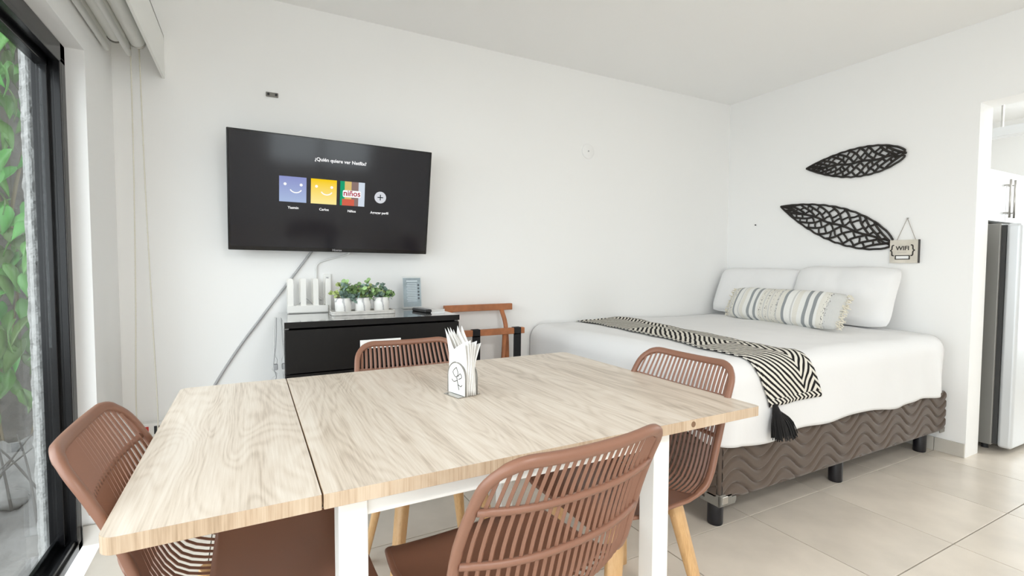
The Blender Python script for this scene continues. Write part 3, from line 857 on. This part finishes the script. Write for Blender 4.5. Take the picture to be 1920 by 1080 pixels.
ol = thing('wall_outlet', 'small white wall outlet behind the potted plants', 'outlet', (.392, 3.03, 1.06))
MB().box((-.022, -.010, -.05), (.022, 0, .05)).build('cover', 'plate_white', ol, bevel=.003); MB().box((-.006, -.012, .018), (.006, -.009, .032)).build('socket', 'cable_grey', ol)

# planter tray and potted plants
tray = thing('planter_tray', 'pale stone-look tray holding three potted plants', 'tray', (.528, 2.712, DH))
TR0 = (.528, 2.712, DH)
tm = MB(); tm.prism(rrect(.365, 2.650, .695, 2.775, (.018,)*4), DH, DH+.014); tm.build('tray_base', 'tray_stone', tray, bevel=.003, world=TR0)
rp = [(x, y, DH+.017) for x, y in rrect(.369, 2.654, .691, 2.771, (.016,)*4)]
MB().tube(rp, .004, 6, closed=True).build('tray_rim', 'tray_stone', tray, smooth=True, world=TR0)
random.seed(21)
def potted(x, y, lab, seed):
    z = DH+.0145; random.seed(seed)
    t = thing('potted_plant', lab, 'plant', (x, y, z), group='potted plants on the tray')
    MB().lathe([(.036, 0), (.040, .003), (.0425, .040), (.0435, .074), (.0400, .0745), (.039, .060)], n=28).build('pot', 'pot_marble', t, smooth=True)
    MB().lathe([(.0385, .056), (.0385, .062)], n=20).build('moss', 'soil', t)
    st = MB(); fo = MB()
    for k in range(22):
        a = random.uniform(0, 2*PI); ln = random.uniform(.050, .115); sp = random.uniform(.02, .085); ci = random.choice((0, 0, 1, 2))
        b0 = Vector((.018*math.cos(a), .018*math.sin(a), .060)); tip = Vector((sp*math.cos(a)*1.15, sp*math.sin(a)*.9, .062+ln-.5*sp))
        if random.random() < .2: tip.z -= .035
        mid = b0.lerp(tip, .5)+Vector((0, 0, .016)); cv = catmull([b0, mid, tip], 8)
        st.tube(cv, .0011, 4)
        for j in range(2, 9):
            for sd in (0, 1):
                p = cv[j]; ang = random.uniform(0, 2*PI); rr = random.uniform(.008, .0135)
                nrm = Vector((random.gauss(0, .6), random.gauss(-.35, .6), .7)).normalized(); tx_ = nrm.orthogonal().normalized(); tx_.rotate(Matrix.Rotation(ang, 3, nrm)); tyv = nrm.cross(tx_)
                c = p+tx_*rr*.9; o = len(fo.v)
                fo.v.append(tuple(c-nrm*.0015))
                for q in range(7):
                    w = 2*PI*q/7; fo.v.append(tuple(c+tx_*rr*math.cos(w)+tyv*rr*.92*math.sin(w)+nrm*.001))
                for q in range(7): fo.quadface((o, o+1+q, o+1+(q+1) % 7), ci)
    st.build('stems', 'vine', t, smooth=True)['kind'] = 'stuff'
    f = fo.build('foliage', ['eucalyptus', 'eucalyptus_light', 'eucalyptus_blue'], t, smooth=True, fixn=False); f['kind'] = 'stuff'
potted(.430, 2.712, 'leafy eucalyptus plant in a marbled white pot nearest the picket box', 1)
potted(.530, 2.712, 'leafy eucalyptus plant in the middle marbled white pot of the tray', 2)
potted(.630, 2.712, 'leafy eucalyptus plant in a marbled white pot nearest the menu card', 3)

# card in clear stand
cd = thing('menu_card', 'blue-grey printed card in a clear acrylic stand on the dresser', 'card stand', (.862, 2.90, DH), rot=(0, 0, 0))
Mt = Matrix.Rotation(R(-6), 4, 'X')
MB().box((-.060, -.003, .002), (.060, -.001, .196), Mt).build('front_sheet', 'acrylic', cd)
MB().box((-.054, -.0008, .012), (.054, .0005, .186), Mt).build('printed_sheet', 'card_blue', cd)
MB().box((-.060, -.030, 0), (.060, .040, .003)).build('stand_foot', 'acrylic', cd, bevel=.001)
ln = MB(); 
for k in range(11): ln.box((-.030-.004*(k % 2), -.00135, .045+k*.0105), (.030, -.0009, .049+k*.0105), Mt)
ln.build('print_lines', 'card_light', cd)
for k in range(5): MB().box((.034, -.0014, .056+k*.020), (.045, -.0009, .068+k*.020), Mt).build('print_icon', 'card_ink', cd)
MB().box((-.034, -.0014, .163), (.034, -.0009, .171), Mt).build('print_title', 'card_light', cd)
# remote
rm = thing('remote_control', 'black remote control lying on the dresser by the card', 'remote', (.852, 2.690, DH), R(8))
MB().box((-.022, -.085, 0), (.022, .085, .018)).build('body', 'remote_black', rm, bevel=.006)
bt = MB()
for j in range(8):
    for i in range(3): MB().box((-.015+.011*i, -.070+.016*j, .018), (-.007+.011*i, -.061+.016*j, .0195)).build('button', 'button_grey', rm)
# folded white paper
wp = thing('folded_leaflet', 'folded white leaflet lying at the dresser corner', 'leaflet', (.935, 2.66, DH), R(-20))
MB().box((-.035, -.085, .0), (.040, .085, .003)).build('sheet', 'paper', wp); MB().box((-.035, -.085, .003), (.040, .085, .005), Matrix.Translation((0, 0, .0)) @ Matrix.Rotation(R(-4), 4, 'Y')).build('flap', 'paper', wp)

# ================================================================== LUGGAGE RACK
lr = thing('luggage_rack', 'folded wooden luggage rack with black straps leaning on the wall', 'luggage rack', (1.33, 2.93, 0))
LR = (1.33, 2.93, 0)
MB().box((1.085, 2.955, .862), (1.575, 2.983, .905)).build('back_rail', 'orange_wood', lr, bevel=.004, world=LR)
MB().box((1.070, 2.842, .712), (1.608, 2.876, .752)).build('front_rail', 'orange_wood', lr, bevel=.004, world=LR)
for x in (1.125, 1.495):
    pts = [(x, 2.968, .870), (x+.010, 2.915, .735), (x+.012, 2.900, .40), (x+.012, 2.885, 0)]
    MB().tube(catmull(pts, 14), 1, 8, flat=(.030, .024), upv=(0, 1, 0)).build('leg', 'orange_wood', lr, smooth=True, world=LR)
    MB().tube([(x-.030, 2.859, .722), (x-.030, 2.935, 0)], 1, 8, flat=(.028, .024), upv=(0, 1, 0)).build('leg', 'orange_wood', lr, smooth=True, world=LR)
for x in (1.232, 1.528):
    st_ = MB().box((x, 2.839, .709), (x+.050, 2.879, .755)); st_.prism([(x-.012, .25), (x+.046, .25), (x+.050, .715), (x-.004, .715)], -2.843, -2.839, Matrix.Rotation(R(90), 4, 'X'))
    st_.build('strap', 'strap', lr, world=LR)

# red/black plug box low on the wall
rbx = thing('plug_box', 'small red and black electrical box low on the wall behind the table', 'electrical box', (-.45, 3.03, .30))
MB().box((-.05, -.05, 0), (.06, 0, .07)).build('case', 'plate_white', rbx, bevel=.003)
MB().box((-.045, -.053, .015), (-.012, -.050, .055)).build('red_switch', 'red_plastic', rbx); MB().box((.010, -.053, .015), (.05, -.050, .055)).build('black_socket', 'dark_rubber', rbx)

# ================================================================== NAPKIN HOLDER
NH = (.592, 1.450, TZ)
nh = thing('napkin_holder', 'metal napkin holder with arched plates and a line drawing on the table', 'napkin holder', NH, R(14))
def arch(y0, y1, zt, n=14):
    w = (y1-y0)/2; c = (y0+y1)/2
    return [(y0, .004)]+[(c-w*math.cos(PI*k/n), zt-w+w*math.sin(PI*k/n)*1.0) for k in range(n+1)]+[(y1, .004)]
Mx = Matrix(((0, 0, 1, 0), (1, 0, 0, 0), (0, 1, 0, 0), (0, 0, 0, 1)))    # (x,y,z)->(z,x,y)
for x in (-.022, .022):
    mb = MB(); mb.prism(arch(-.047, .047, .105), x-.0010, x+.0010, Mx); mb.build('arched_plate', 'white_lacquer', nh)
    pr_ = [(x, a, b) for a, b in arch(-.047, .047, .105)]
    MB().tube(pr_, .0026, 6).build('wire_rim', 'bracket_grey', nh, smooth=True)
MB().box((-.045, -.040, 0), (.040, .040, .003)).build('base', 'steel', nh, bevel=.001)
dw = MB()
for pts in ([(.0, .085), (.016, .070), (.004, .055), (-.008, .066), (0, .085)], [(-.002, .055), (-.006, .038), (-.012, .018)], [(-.004, .046), (.012, .040), (.022, .046)], [(-.006, .034), (-.020, .030), (-.026, .036)], [(-.010, .050), (-.024, .058), (-.018, .068), (-.006, .058)]):
    dw.tube(catmull([(-.0235, a*1.15, b*1.05) for a, b in pts], 12), .0012, 4)
dw.build('line_drawing', 'print_black', nh)
random.seed(5)
NAP = [('folded white paper napkin standing against the drawn plate of the holder', -.016), ('folded white paper napkin standing against the plain plate of the holder', .016)]
for k in range(6):
    x0 = -.0155+.0062*k
    lab = NAP[0][0] if k == 0 else NAP[1][0] if k == 5 else 'folded white paper napkin standing in the middle of the holder'
    o = thing('paper_napkin', lab, 'napkin', (NH[0], NH[1], TZ+.003), R(14), group='paper napkins in the holder')
    nu, nz = 12, 10
    hf = .205+random.uniform(-.006, .006); hn = .170+random.uniform(-.007, .007)
    def top(u):
        f = abs(2*u-1); base = hn+(hf-hn)*u
        return base*(.76+.24*f**.9)
    def nf(u, v, s):
        z = top(u)*v; fan = 1+2.6*max(0, v-.56)
        edge_ = min(1, 4*min(u, 1-u)+.35)
        th = .0026*edge_*(1 if v < .60 else 1-.80*(v-.60)/.40)
        y = (-.046+.092*u)*(1+.16*v*v)+.004*math.sin(v*5+k)
        return (x0*fan+.003*math.sin(u*9+k)*max(0, v-.5)+s*th, y, z)
    mb = MB(); mb.grid(nu, nz, lambda u, v: nf(u, v, 1)); mb.grid(nu, nz, lambda u, v: nf(u, v, -1), flip=True)
    w = nu+1; tot = w*(nz+1)
    for j in range(nz):
        mb.quadface((j*w, (j+1)*w, tot+(j+1)*w, tot+j*w)); mb.quadface((j*w+nu, tot+j*w+nu, tot+(j+1)*w+nu, (j+1)*w+nu))
    for i2 in range(nu): mb.quadface((nz*w+i2, nz*w+i2+1, tot+nz*w+i2+1, tot+nz*w+i2)); mb.quadface((i2, tot+i2, tot+i2+1, i2+1))
    mb.build('folded_sheet', 'napkin', o, smooth=True)

# ================================================================== BED
BX0, BX1, BY0, BY1, BZ0, BZ1 = 1.755, 3.800, 1.405, 3.010, .145, .390
B0 = ((BX0+BX1)/2, (BY0+BY1)/2, 0)
bed = thing('box_spring_bed', 'brown quilted box-spring bed on black cylinder legs', 'bed', B0)
def quilt(s, z):
    """relief of stitched waves: s along the face, z height"""
    ph = (z-.044*math.sin(2*PI*s/.34))/.057
    f = ph-math.floor(ph)
    d = min(f, 1-f)
    return .014*min(1, d/.22)**.6
bb = MB().box((BX0+.006, BY0+.006, BZ0), (BX1, BY1, BZ1))
nf_ = 360
def edge(z):
    """round the long horizontal edges"""
    e = min(z-BZ0, BZ1-z); return -.012*(1-min(1, e/.022))**2
bb.grid(nf_, 64, lambda u, v: (BX0+.012+(BX1-BX0-.014)*u, BY0+.008-quilt(u*2.04, BZ0+(BZ1-BZ0)*v)-edge(BZ0+(BZ1-BZ0)*v), BZ0+(BZ1-BZ0)*v))
bb.grid(280, 64, lambda u, v: (BX0+.008-quilt(u*1.6+.1, BZ0+(BZ1-BZ0)*v)-edge(BZ0+(BZ1-BZ0)*v), BY0+.012+(BY1-BY0-.014)*u, BZ0+(BZ1-BZ0)*v))
cz = [(BX0+.012, BY0+.012, BZ0), (BX0+.012, BY0+.012, BZ1)]
bb.cyl(cz[0], cz[1], .0125, 16)
bb.build('quilted_body', 'bed_fabric', bed, smooth=True, world=B0, fixn=False)
for x in (1.838, 2.785, 3.708):
    for y in (1.492, 2.93):
        MB().tube([(x, y, 0), (x, y, .01), (x, y, BZ0+.005)], [.032, .034, .034], 24).build('leg', 'bed_leg', bed, smooth=True, world=B0, bevel=.002)
cb = MB().box((BX0-.006, BY0-.006, BZ0-.016), (BX0+.075, BY0+.004, BZ0+.034)).box((BX0-.006, BY0-.006, BZ0-.016), (BX0+.004, BY0+.075, BZ0+.034)).box((BX0+.07, BY0-.005, BZ0-.010), (BX0+.105, BY0+.003, BZ0+.014)).box((BX0-.005, BY0-.005, BZ0-.018), (BX0+.10, BY0+.10, BZ0-.001))
cb.build('corner_guard', 'bracket_grey', bed, bevel=.004, world=B0)
MB().box((BX0+.010, BY0-.010, BZ0-.006), (BX0+.045, BY0-.005, BZ0+.026)).build('corner_clip', 'steel', bed, bevel=.003, world=B0)
MB().box((BX1-.06, BY0-.004, BZ0-.010), (BX1-.001, BY0+.004, BZ0+.022)).build('corner_guard', 'bracket_grey', bed, bevel=.004, world=B0)

mtm = MB(); mtm.prism(rrect(1.835, 1.455, 3.800, 3.012, (.05, .05, .05, .05)), BZ1, .715)
tag(mtm.build('mattress', 'pillow_cotton', bevel=.035, seg=4), 'white mattress on the brown bed base', 'mattress')

# duvet draped over the mattress
AX, AY, ZTOP, RHO = 1.845, 1.475, .745, .095
def wrap(a, b):
    """cloth coordinates (a from the foot edge, b from the near edge) to space; negative = hanging"""
    def prof_(r):
        th = r/RHO
        if th < PI/2: return RHO*math.sin(th), -RHO*(1-math.cos(th))
        e = r-RHO*PI/2; return RHO+.02*e, -RHO-e
    if a >= 0 and b >= 0: x, y, z = a, b, 0.0; r = 0; dirv = Vector((0, 0, 0)); per = 0
    else:
        if a < 0 and b < 0:
            A, Bv = -a, -b; r = max(A, Bv)
            th = (PI/4)*(Bv/A) if A > Bv else PI/2-(PI/4)*(A/Bv)
            dirv = Vector((-math.cos(th), -math.sin(th), 0)); x = y = 0; per = th*.12
        elif a < 0: r = -a; dirv = Vector((-1, 0, 0)); x, y = 0, b; per = -b
        else: r = -b; dirv = Vector((0, -1, 0)); x, y = a, 0; per = PI/2*.12+a
        h_, z = prof_(r)
        fold = min(1, max(0, (r-.05)/.25))
        h_ += fold*(.006*math.sin(per*17+.6)+.006*math.sin(per*7.3)+.014*math.sin(per*27)*max(0, per-1.25)/.8)
        x += dirv.x*h_; y += dirv.y*h_
    X = AX+x; Y = AY+y
    crown = .018*noise.noise(Vector((X*1.7, Y*1.7, .3)))+.005*noise.noise(Vector((X*7, Y*7, 2)))
    # gentle loft toward the middle of the bed
    cr = .015*math.sin(PI*min(1, max(0, (Y-1.4)/1.65)))
    return Vector((X, Y, ZTOP+z+(crown+cr)*(1 if r == 0 else max(0, 1-r/.1))))
LA, LBD = 1.86, 1.535
def hem(a, b):
    s = a if a > 0 else -b
    return .405+.012*math.sin(s*5.2+.5)+.008*math.sin(s*11.3)
def duv(u, v):
    a = -1+2*u; b = -1+2*v
    A = (u-.22)/.78*LA if u > .22 else (u-.22)/.22; Bq = (v-.22)/.78*LBD if v > .22 else (v-.22)/.22
    aa = A if A > 0 else A*hem(0 if A <= 0 else A, max(0, Bq)*1.0 if Bq > 0 else 0); bb_ = Bq if Bq > 0 else Bq*hem(max(A, 0), 0)
    return wrap(aa, bb_)
dv = MB(); dv.grid(150, 130, duv)
tag(dv.build('duvet', 'cotton', smooth=True, solid=.012, fixn=True), 'smooth white duvet draped over the bed', 'duvet')

# runner: follows the duvet
def runner_pt(u, v, off=.006):
    b = -.262+(LBD+.262)*v
    ca = lin(b, [(-.27, 2.215), (-.08, 2.150), (.15, 2.125), (.6, 2.20), (1.535, 2.345)])-AX
    a = ca-.20+.40*u
    wob = .010*math.sin(u*9+b*6)*.5
    e = 1e-3
    p = wrap(a, b); px_ = wrap(a+e, b)-p; py_ = wrap(a, b+e)-p
    nrm = px_.cross(py_)
    nrm.normalize()
    if nrm.z < -.01: nrm = -nrm
    if b < -.1 and nrm.y > 0: nrm = -nrm
    return p+nrm*(off+.004+abs(wob)*.6)
run = thing('bed_runner', 'black and cream chevron woven runner laid across the bed', 'throw', (2.2, 2.2, ZTOP))
RU = (2.2, 2.2, ZTOP)
rn = MB(); rn.grid(24, 150, runner_pt, uvfn=lambda u, v: (u*.40, (LBD+.262)*v))
rn.build('woven_cloth', 'runner_chevron', run, smooth=True, world=RU, solid=.004)
# tassel at the hanging corner
tp_ = runner_pt(.06, 0)
ts = MB(); random.seed(8)
MB().tube([tp_+Vector((.0, -.006, .012)), tp_+Vector((.004, -.010, -.012)), tp_+Vector((.008, -.012, -.030))], [.010, .016, .020], 12).build('tassel_head', 'tassel_black', run, smooth=True, world=RU)
for k in range(260):
    a = random.uniform(0, 2*PI); q = math.sqrt(random.random()); ln_ = random.uniform(.095, .125)
    s0 = tp_+Vector((.004+.012*q*math.cos(a), -.010+.010*q*math.sin(a), -.012)); 
    ex = .066*q*math.cos(a)+.022; ey = -.016+.026*q*math.sin(a)-.012
    ts.tube(catmull([s0, s0+Vector((ex*.75, ey*.6, -ln_*.45)), s0+Vector((ex, ey, -ln_))], 5), .0022, 3)
ts.build('tassel_threads', 'tassel_black', run, world=RU)['kind'] = 'stuff'

# pillows
def pillow_mb(w, h, t, uvf=False, puff=.42, nu=36, nv=24):
    mb = MB()
    def pt(u, v, s):
        a, b = 2*u-1, 2*v-1
        x = w/2*a*(1-.04*(1-b*b))*(1-.075*abs(b)**5); z = h/2*b*(1-.05*(1-a*a))*(1-.11*abs(a)**5)
        k = max(0, (1-abs(a)**3.2))*max(0, (1-abs(b)**3.0))
        y = s*t/2*k**puff
        y += (.014*noise.noise(Vector((x*6+w, z*6, s)))+.006*noise.noise(Vector((x*15+w, z*11, s))))*k**.3
        return (x, y, z)
    if uvf:
        mb.grid(nu, nv, lambda u, v: pt(u, v, -1), uvfn=lambda u, v: (u, v*.3)); mb.grid(nu, nv, lambda u, v: pt(u, v, 1), flip=True, uvfn=lambda u, v: (u, v*.3))
    else:
        mb.grid(nu, nv, lambda u, v: pt(u, v, -1)); mb.grid(nu, nv, lambda u, v: pt(u, v, 1), flip=True)
    return mb
def place_pillow(name, mb, m, label, loc, tilt, rz, cat='pillow', group=None):
    o = mb.build(name, m, smooth=True)
    o.rotation_mode = 'XYZ'
    # local x runs along the bed head (world -Y), local -y faces the foot
    o.matrix_world = Matrix.Translation(loc) @ Matrix.Rotation(rz, 4, 'Z') @ Matrix.Rotation(R(-90), 4, 'Z') @ Matrix.Rotation(tilt, 4, 'X')
    return tag(o, label, cat, group)
place_pillow('pillow', pillow_mb(.72, .42, .17), 'pillow_cotton', 'plump white bed pillow leaning in the corner beside the television wall', Vector((3.655, 2.630, .958)), R(-24), R(2), group='white bed pillows')
place_pillow('pillow', pillow_mb(.68, .45, .19), 'pillow_cotton', 'plump white bed pillow leaning below the wifi sign', Vector((3.640, 1.955, .962)), R(-26), R(3), group='white bed pillows')
lp = thing('lumbar_cushion', 'long striped cream and grey lumbar cushion lying in front of the pillows', 'cushion', (3.345, 2.205, .868))
lp.matrix_world = Matrix.Translation((3.335, 2.195, .877)) @ Matrix.Rotation(R(-90-10), 4, 'Z') @ Matrix.Rotation(R(-24), 4, 'X')
pillow_mb(.98, .265, .16, True, .45).build('cushion_body', 'cushion_stripes', lp, smooth=True)
fg = MB(); random.seed(3)
for sgn in (-1, 1):
    for k in range(46):
        z = -.112+.224*k/45; x = sgn*.465
        ln_ = random.uniform(.022, .040)
        fg.tube([(x, random.uniform(-.02, .02), z), (x+sgn*ln_*.6, random.uniform(-.02, .02), z+random.uniform(-.008, .008)), (x+sgn*ln_, random.uniform(-.025, .025), z+random.uniform(-.014, .010))], .003, 4)
fg.build('fringe', 'fringe', lp)['kind'] = 'stuff'

# ================================================================== WALL ART AND SIGN
def leaf_art(label, tip, base, wid, bend, seed):
    """tip, base: (Y,z) on the right wall. Cut-out leaf, two lobes with a slit at the stem end"""
    t = Vector(tip); b = Vector(base); ax = b-t; Ln = ax.length; ex = ax/Ln; ey = Vector((-ex.y, ex.x))
    if ey.y < 0: ey = -ey
    xw = XR-.012
    TAB = [(0, 0), (.05, .16), (.1, .30), (.18, .50), (.28, .70), (.4, .88), (.5, .97), (.6, 1), (.7, .96), (.8, .85), (.88, .68), (.94, .50), (.98, .33), (1, .20)]
    def wd(s):
        s = min(1, max(0, s))
        for (a0, b0), (a1, b1) in zip(TAB, TAB[1:]):
            if s <= a1: return wid*(b0+(b1-b0)*(s-a0)/(a1-a0))
        return wid*.2
    def A(s, off):
        p = t+ex*(s*Ln)+ey*(off+bend*math.sin(PI*s)); return Vector((xw, p.x, p.y))
    def P(s, q): return A(s, q*wd(s))
    O = P(.5, 0)
    root = thing('leaf_art', label, 'wall art', O, group='leaf wall art')
    def strip(mb, pts, w): mb.tube(pts, 1, 4, flat=(w*1.25, .016), upv=(1, 0, 0))
    rnd = random.Random(seed)
    ol_ = MB(); n = 40
    for sd in (-1, 1):
        strip(ol_, [P(k/n, sd*(1+.02*math.sin(k*1.7+sd))) for k in range(n+1)], .0115)
        strip(ol_, [P(1.0, sd), A(1.0, sd*.016), A(.985, sd*.011), A(.95, sd*.010), A(.915, sd*.003)], .010)
    ol_.build('outline', 'art_black', root, world=O)
    mr = MB(); strip(mr, [A(.01+.91*k/24, .005*math.sin(k*.9)) for k in range(25)], .013); mr.build('midrib', 'art_black', root, world=O)
    vn = MB()
    NV = 10
    for sd in (-1, 1):
        prev = None
        for k in range(NV):
            s0 = 1.00-.86*k/(NV-1)+(.012*sd); s1 = max(.03, s0-.15-rnd.uniform(0, .05))
            fn_ = lambda f, a=s0, c=s1, k=k: P(a+(c-a)*f+.012*math.sin(f*6+k), sd*(f**.9))
            strip(vn, [fn_(j/8) for j in range(9)], .0125)
            if prev is not None:
                for f in (.36, .63, .90):
                    f1 = f+rnd.uniform(-.04, .06); f1 = min(.97, f1); f2 = max(.03, f1-.33-rnd.uniform(0, .09))
                    a_ = prev(f1); c_ = fn_(f2)
                    m_ = a_.lerp(c_, .5)+Vector((0, rnd.uniform(-.004, .004), rnd.uniform(-.004, .004)))
                    strip(vn, [a_, m_, c_], .0110)
            prev = fn_
    vn.build('veins', 'art_black', root, world=O)
leaf_art('upper black cut-out leaf wall decoration above the bed', (2.322, 1.916), (1.672, 1.905), .100, -.012, 3)
leaf_art('lower black cut-out leaf wall decoration beside the wifi sign', (2.522, 1.646), (1.733, 1.318), .122, .004, 7)

sg = thing('wifi_sign', 'small wooden wifi sign hanging by a string on the wall', 'sign', (XR, 1.655, 1.262))
Mr = Matrix(((0, 0, -1, 0), (-1, 0, 0, 0), (0, 1, 0, 0), (0, 0, 0, 1)))     # sign plane: x -> -Y, y -> Z, z -> -X
MB().box((-.079, -.076, .002), (.079, .076, .024), Mr).build('board', 'sign_wood', sg, bevel=.001)
MB().box((.0792, -.076, .002), (.0822, .076, .0238), Mr).build('dark_edge', 'sign_edge', sg)
def ST(x, y): return Mr @ Matrix.Translation((x, y, .0243))
text('wifi_text', 'WIFI', .038, 'print_black', sg, ST(-.006, .020), weight=.0009)
text('small_text', 'password', .0125, 'print_faint', sg, ST(-.008, -.007))
text('brace', '{', .080, 'print_black', sg, ST(-.066, .010), weight=.0008); text('brace', '}', .080, 'print_black', sg, ST(.052, .010), weight=.0008)
fr = MB().box((-.045, -.053, .024), (.035, -.048, .027), Mr).box((-.045, -.030, .024), (.035, -.025, .027), Mr).box((-.047, -.053, .024), (-.041, -.025, .027), Mr).box((.031, -.053, .024), (.037, -.025, .027), Mr)
fr.build('label_frame', 'print_black', sg); MB().box((-.041, -.048, .024), (.031, -.030, .025), Mr).build('label_insert', 'paper', sg)
for x in (-.045, .060): MB().tube([Mr @ Vector((x, .074, .012)), Mr @ Vector((.010, .216, .012))], .0018, 6).build('string', 'string', sg, smooth=True)
MB().tube([Mr @ Vector((.010, .217, 0)), Mr @ Vector((.010, .217, .018))], .003, 8).build('nail', 'steel', sg)

# ================================================================== KITCHEN SEEN THROUGH THE DOORWAY
FX0, FY0, FY1, FZ = 4.120, 1.190, 1.86, 1.432
fg_ = thing('refrigerator', 'silver grey refrigerator in the kitchen beyond the doorway', 'refrigerator', (4.45, 1.52, 0)); F0 = (4.45, 1.52, 0)
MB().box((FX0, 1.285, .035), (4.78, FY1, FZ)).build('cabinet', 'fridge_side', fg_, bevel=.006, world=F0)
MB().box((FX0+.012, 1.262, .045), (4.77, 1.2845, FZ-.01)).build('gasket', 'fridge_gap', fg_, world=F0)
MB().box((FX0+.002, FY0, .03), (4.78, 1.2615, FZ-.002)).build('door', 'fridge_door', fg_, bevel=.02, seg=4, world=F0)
for x in (4.17, 4.73):
    for y in (1.33, 1.80): MB().cyl((x, y, 0), (x, y, .036), .018, 12).build('foot', 'dark_rubber', fg_, world=F0)
kc = thing('kitchen_cabinet', 'white wall cabinet with steel bar handles above the refrigerator', 'cabinet', (4.46, 1.80, 1.46)); K0 = (4.46, 1.80, 1.46)
MB().box((4.05, 1.41, 1.462), (4.98, KY1, 1.80)).build('carcass', 'kitchen_white', kc, world=K0)
for x0, x1, hx in ((4.052, 4.513, 4.478), (4.517, 4.978, 4.552)):
    d = MB().box((x0, 1.390, 1.464), (x1, 1.4095, 1.798)).build('door', 'kitchen_white', kc, bevel=.0015, world=K0)
    MB().cyl((hx, 1.358, 1.49), (hx, 1.358, 1.745), .0065, 12).build('handle', 'steel', d, world=K0, smooth=True)
    for z in (1.525, 1.71): MB().cyl((hx, 1.358, z), (hx, 1.390, z), .005, 8).build('handle_post', 'steel', d, world=K0)
kl = thing('wall_lamp_bar', 'white lamp bar mounted high over the kitchen cabinet', 'lamp', (4.62, 1.35, 2.06)); KL = (4.62, 1.35, 2.06)
MB().box((4.58, 1.16, 2.06), (4.66, 1.52, 2.125)).build('lamp_body', 'kitchen_white', kl, bevel=.004, world=KL)
for y in (1.24, 1.46): MB().cyl((4.62, y, 2.12), (4.62, y, ZC), .008, 8).build('hanger', 'steel', kl, world=KL)
# unseen ceiling lamps added as fill light for the kitchen and main room
emi('fill_glow', (1, .97, .93), 8)
def fill_lamp(loc, r, power, label):
    t = thing('added_ceiling_lamp', label, 'lamp', loc)
    MB().lathe([(r*.92, -.050), (r, -.035), (r, 0)], n=36).build('fill_lamp_rim', 'kitchen_white', t, smooth=True)
    MB().lathe([(r*.88, -.056), (r*.90, -.050)], n=36).build('diffuser', 'fill_glow', t)
    l = bpy.data.lights.new('fill_light', 'AREA'); l.shape = 'DISK'; l.size = r*1.7; l.energy = power; l.color = (1, .985, .96)
    o = bpy.data.objects.new('fill_light', l); C.objects.link(o); o.parent = t; o.location = (0, 0, -.06)
fill_lamp((5.2, .35, ZC), .26, 11, 'added unseen round ceiling lamp brightening the kitchen')
fill_lamp((.9, -1.0, ZC), .26, 36, 'added unseen round ceiling lamp giving fill light to the living side')

nl = MB().cyl((XR-.010, 2.750, 1.514), (XR, 2.750, 1.514), .005, 10).build('wall_nail', 'dark_rubber')
tag(nl, 'tiny black nail in the wall between the corner and the lower leaf', 'nail')
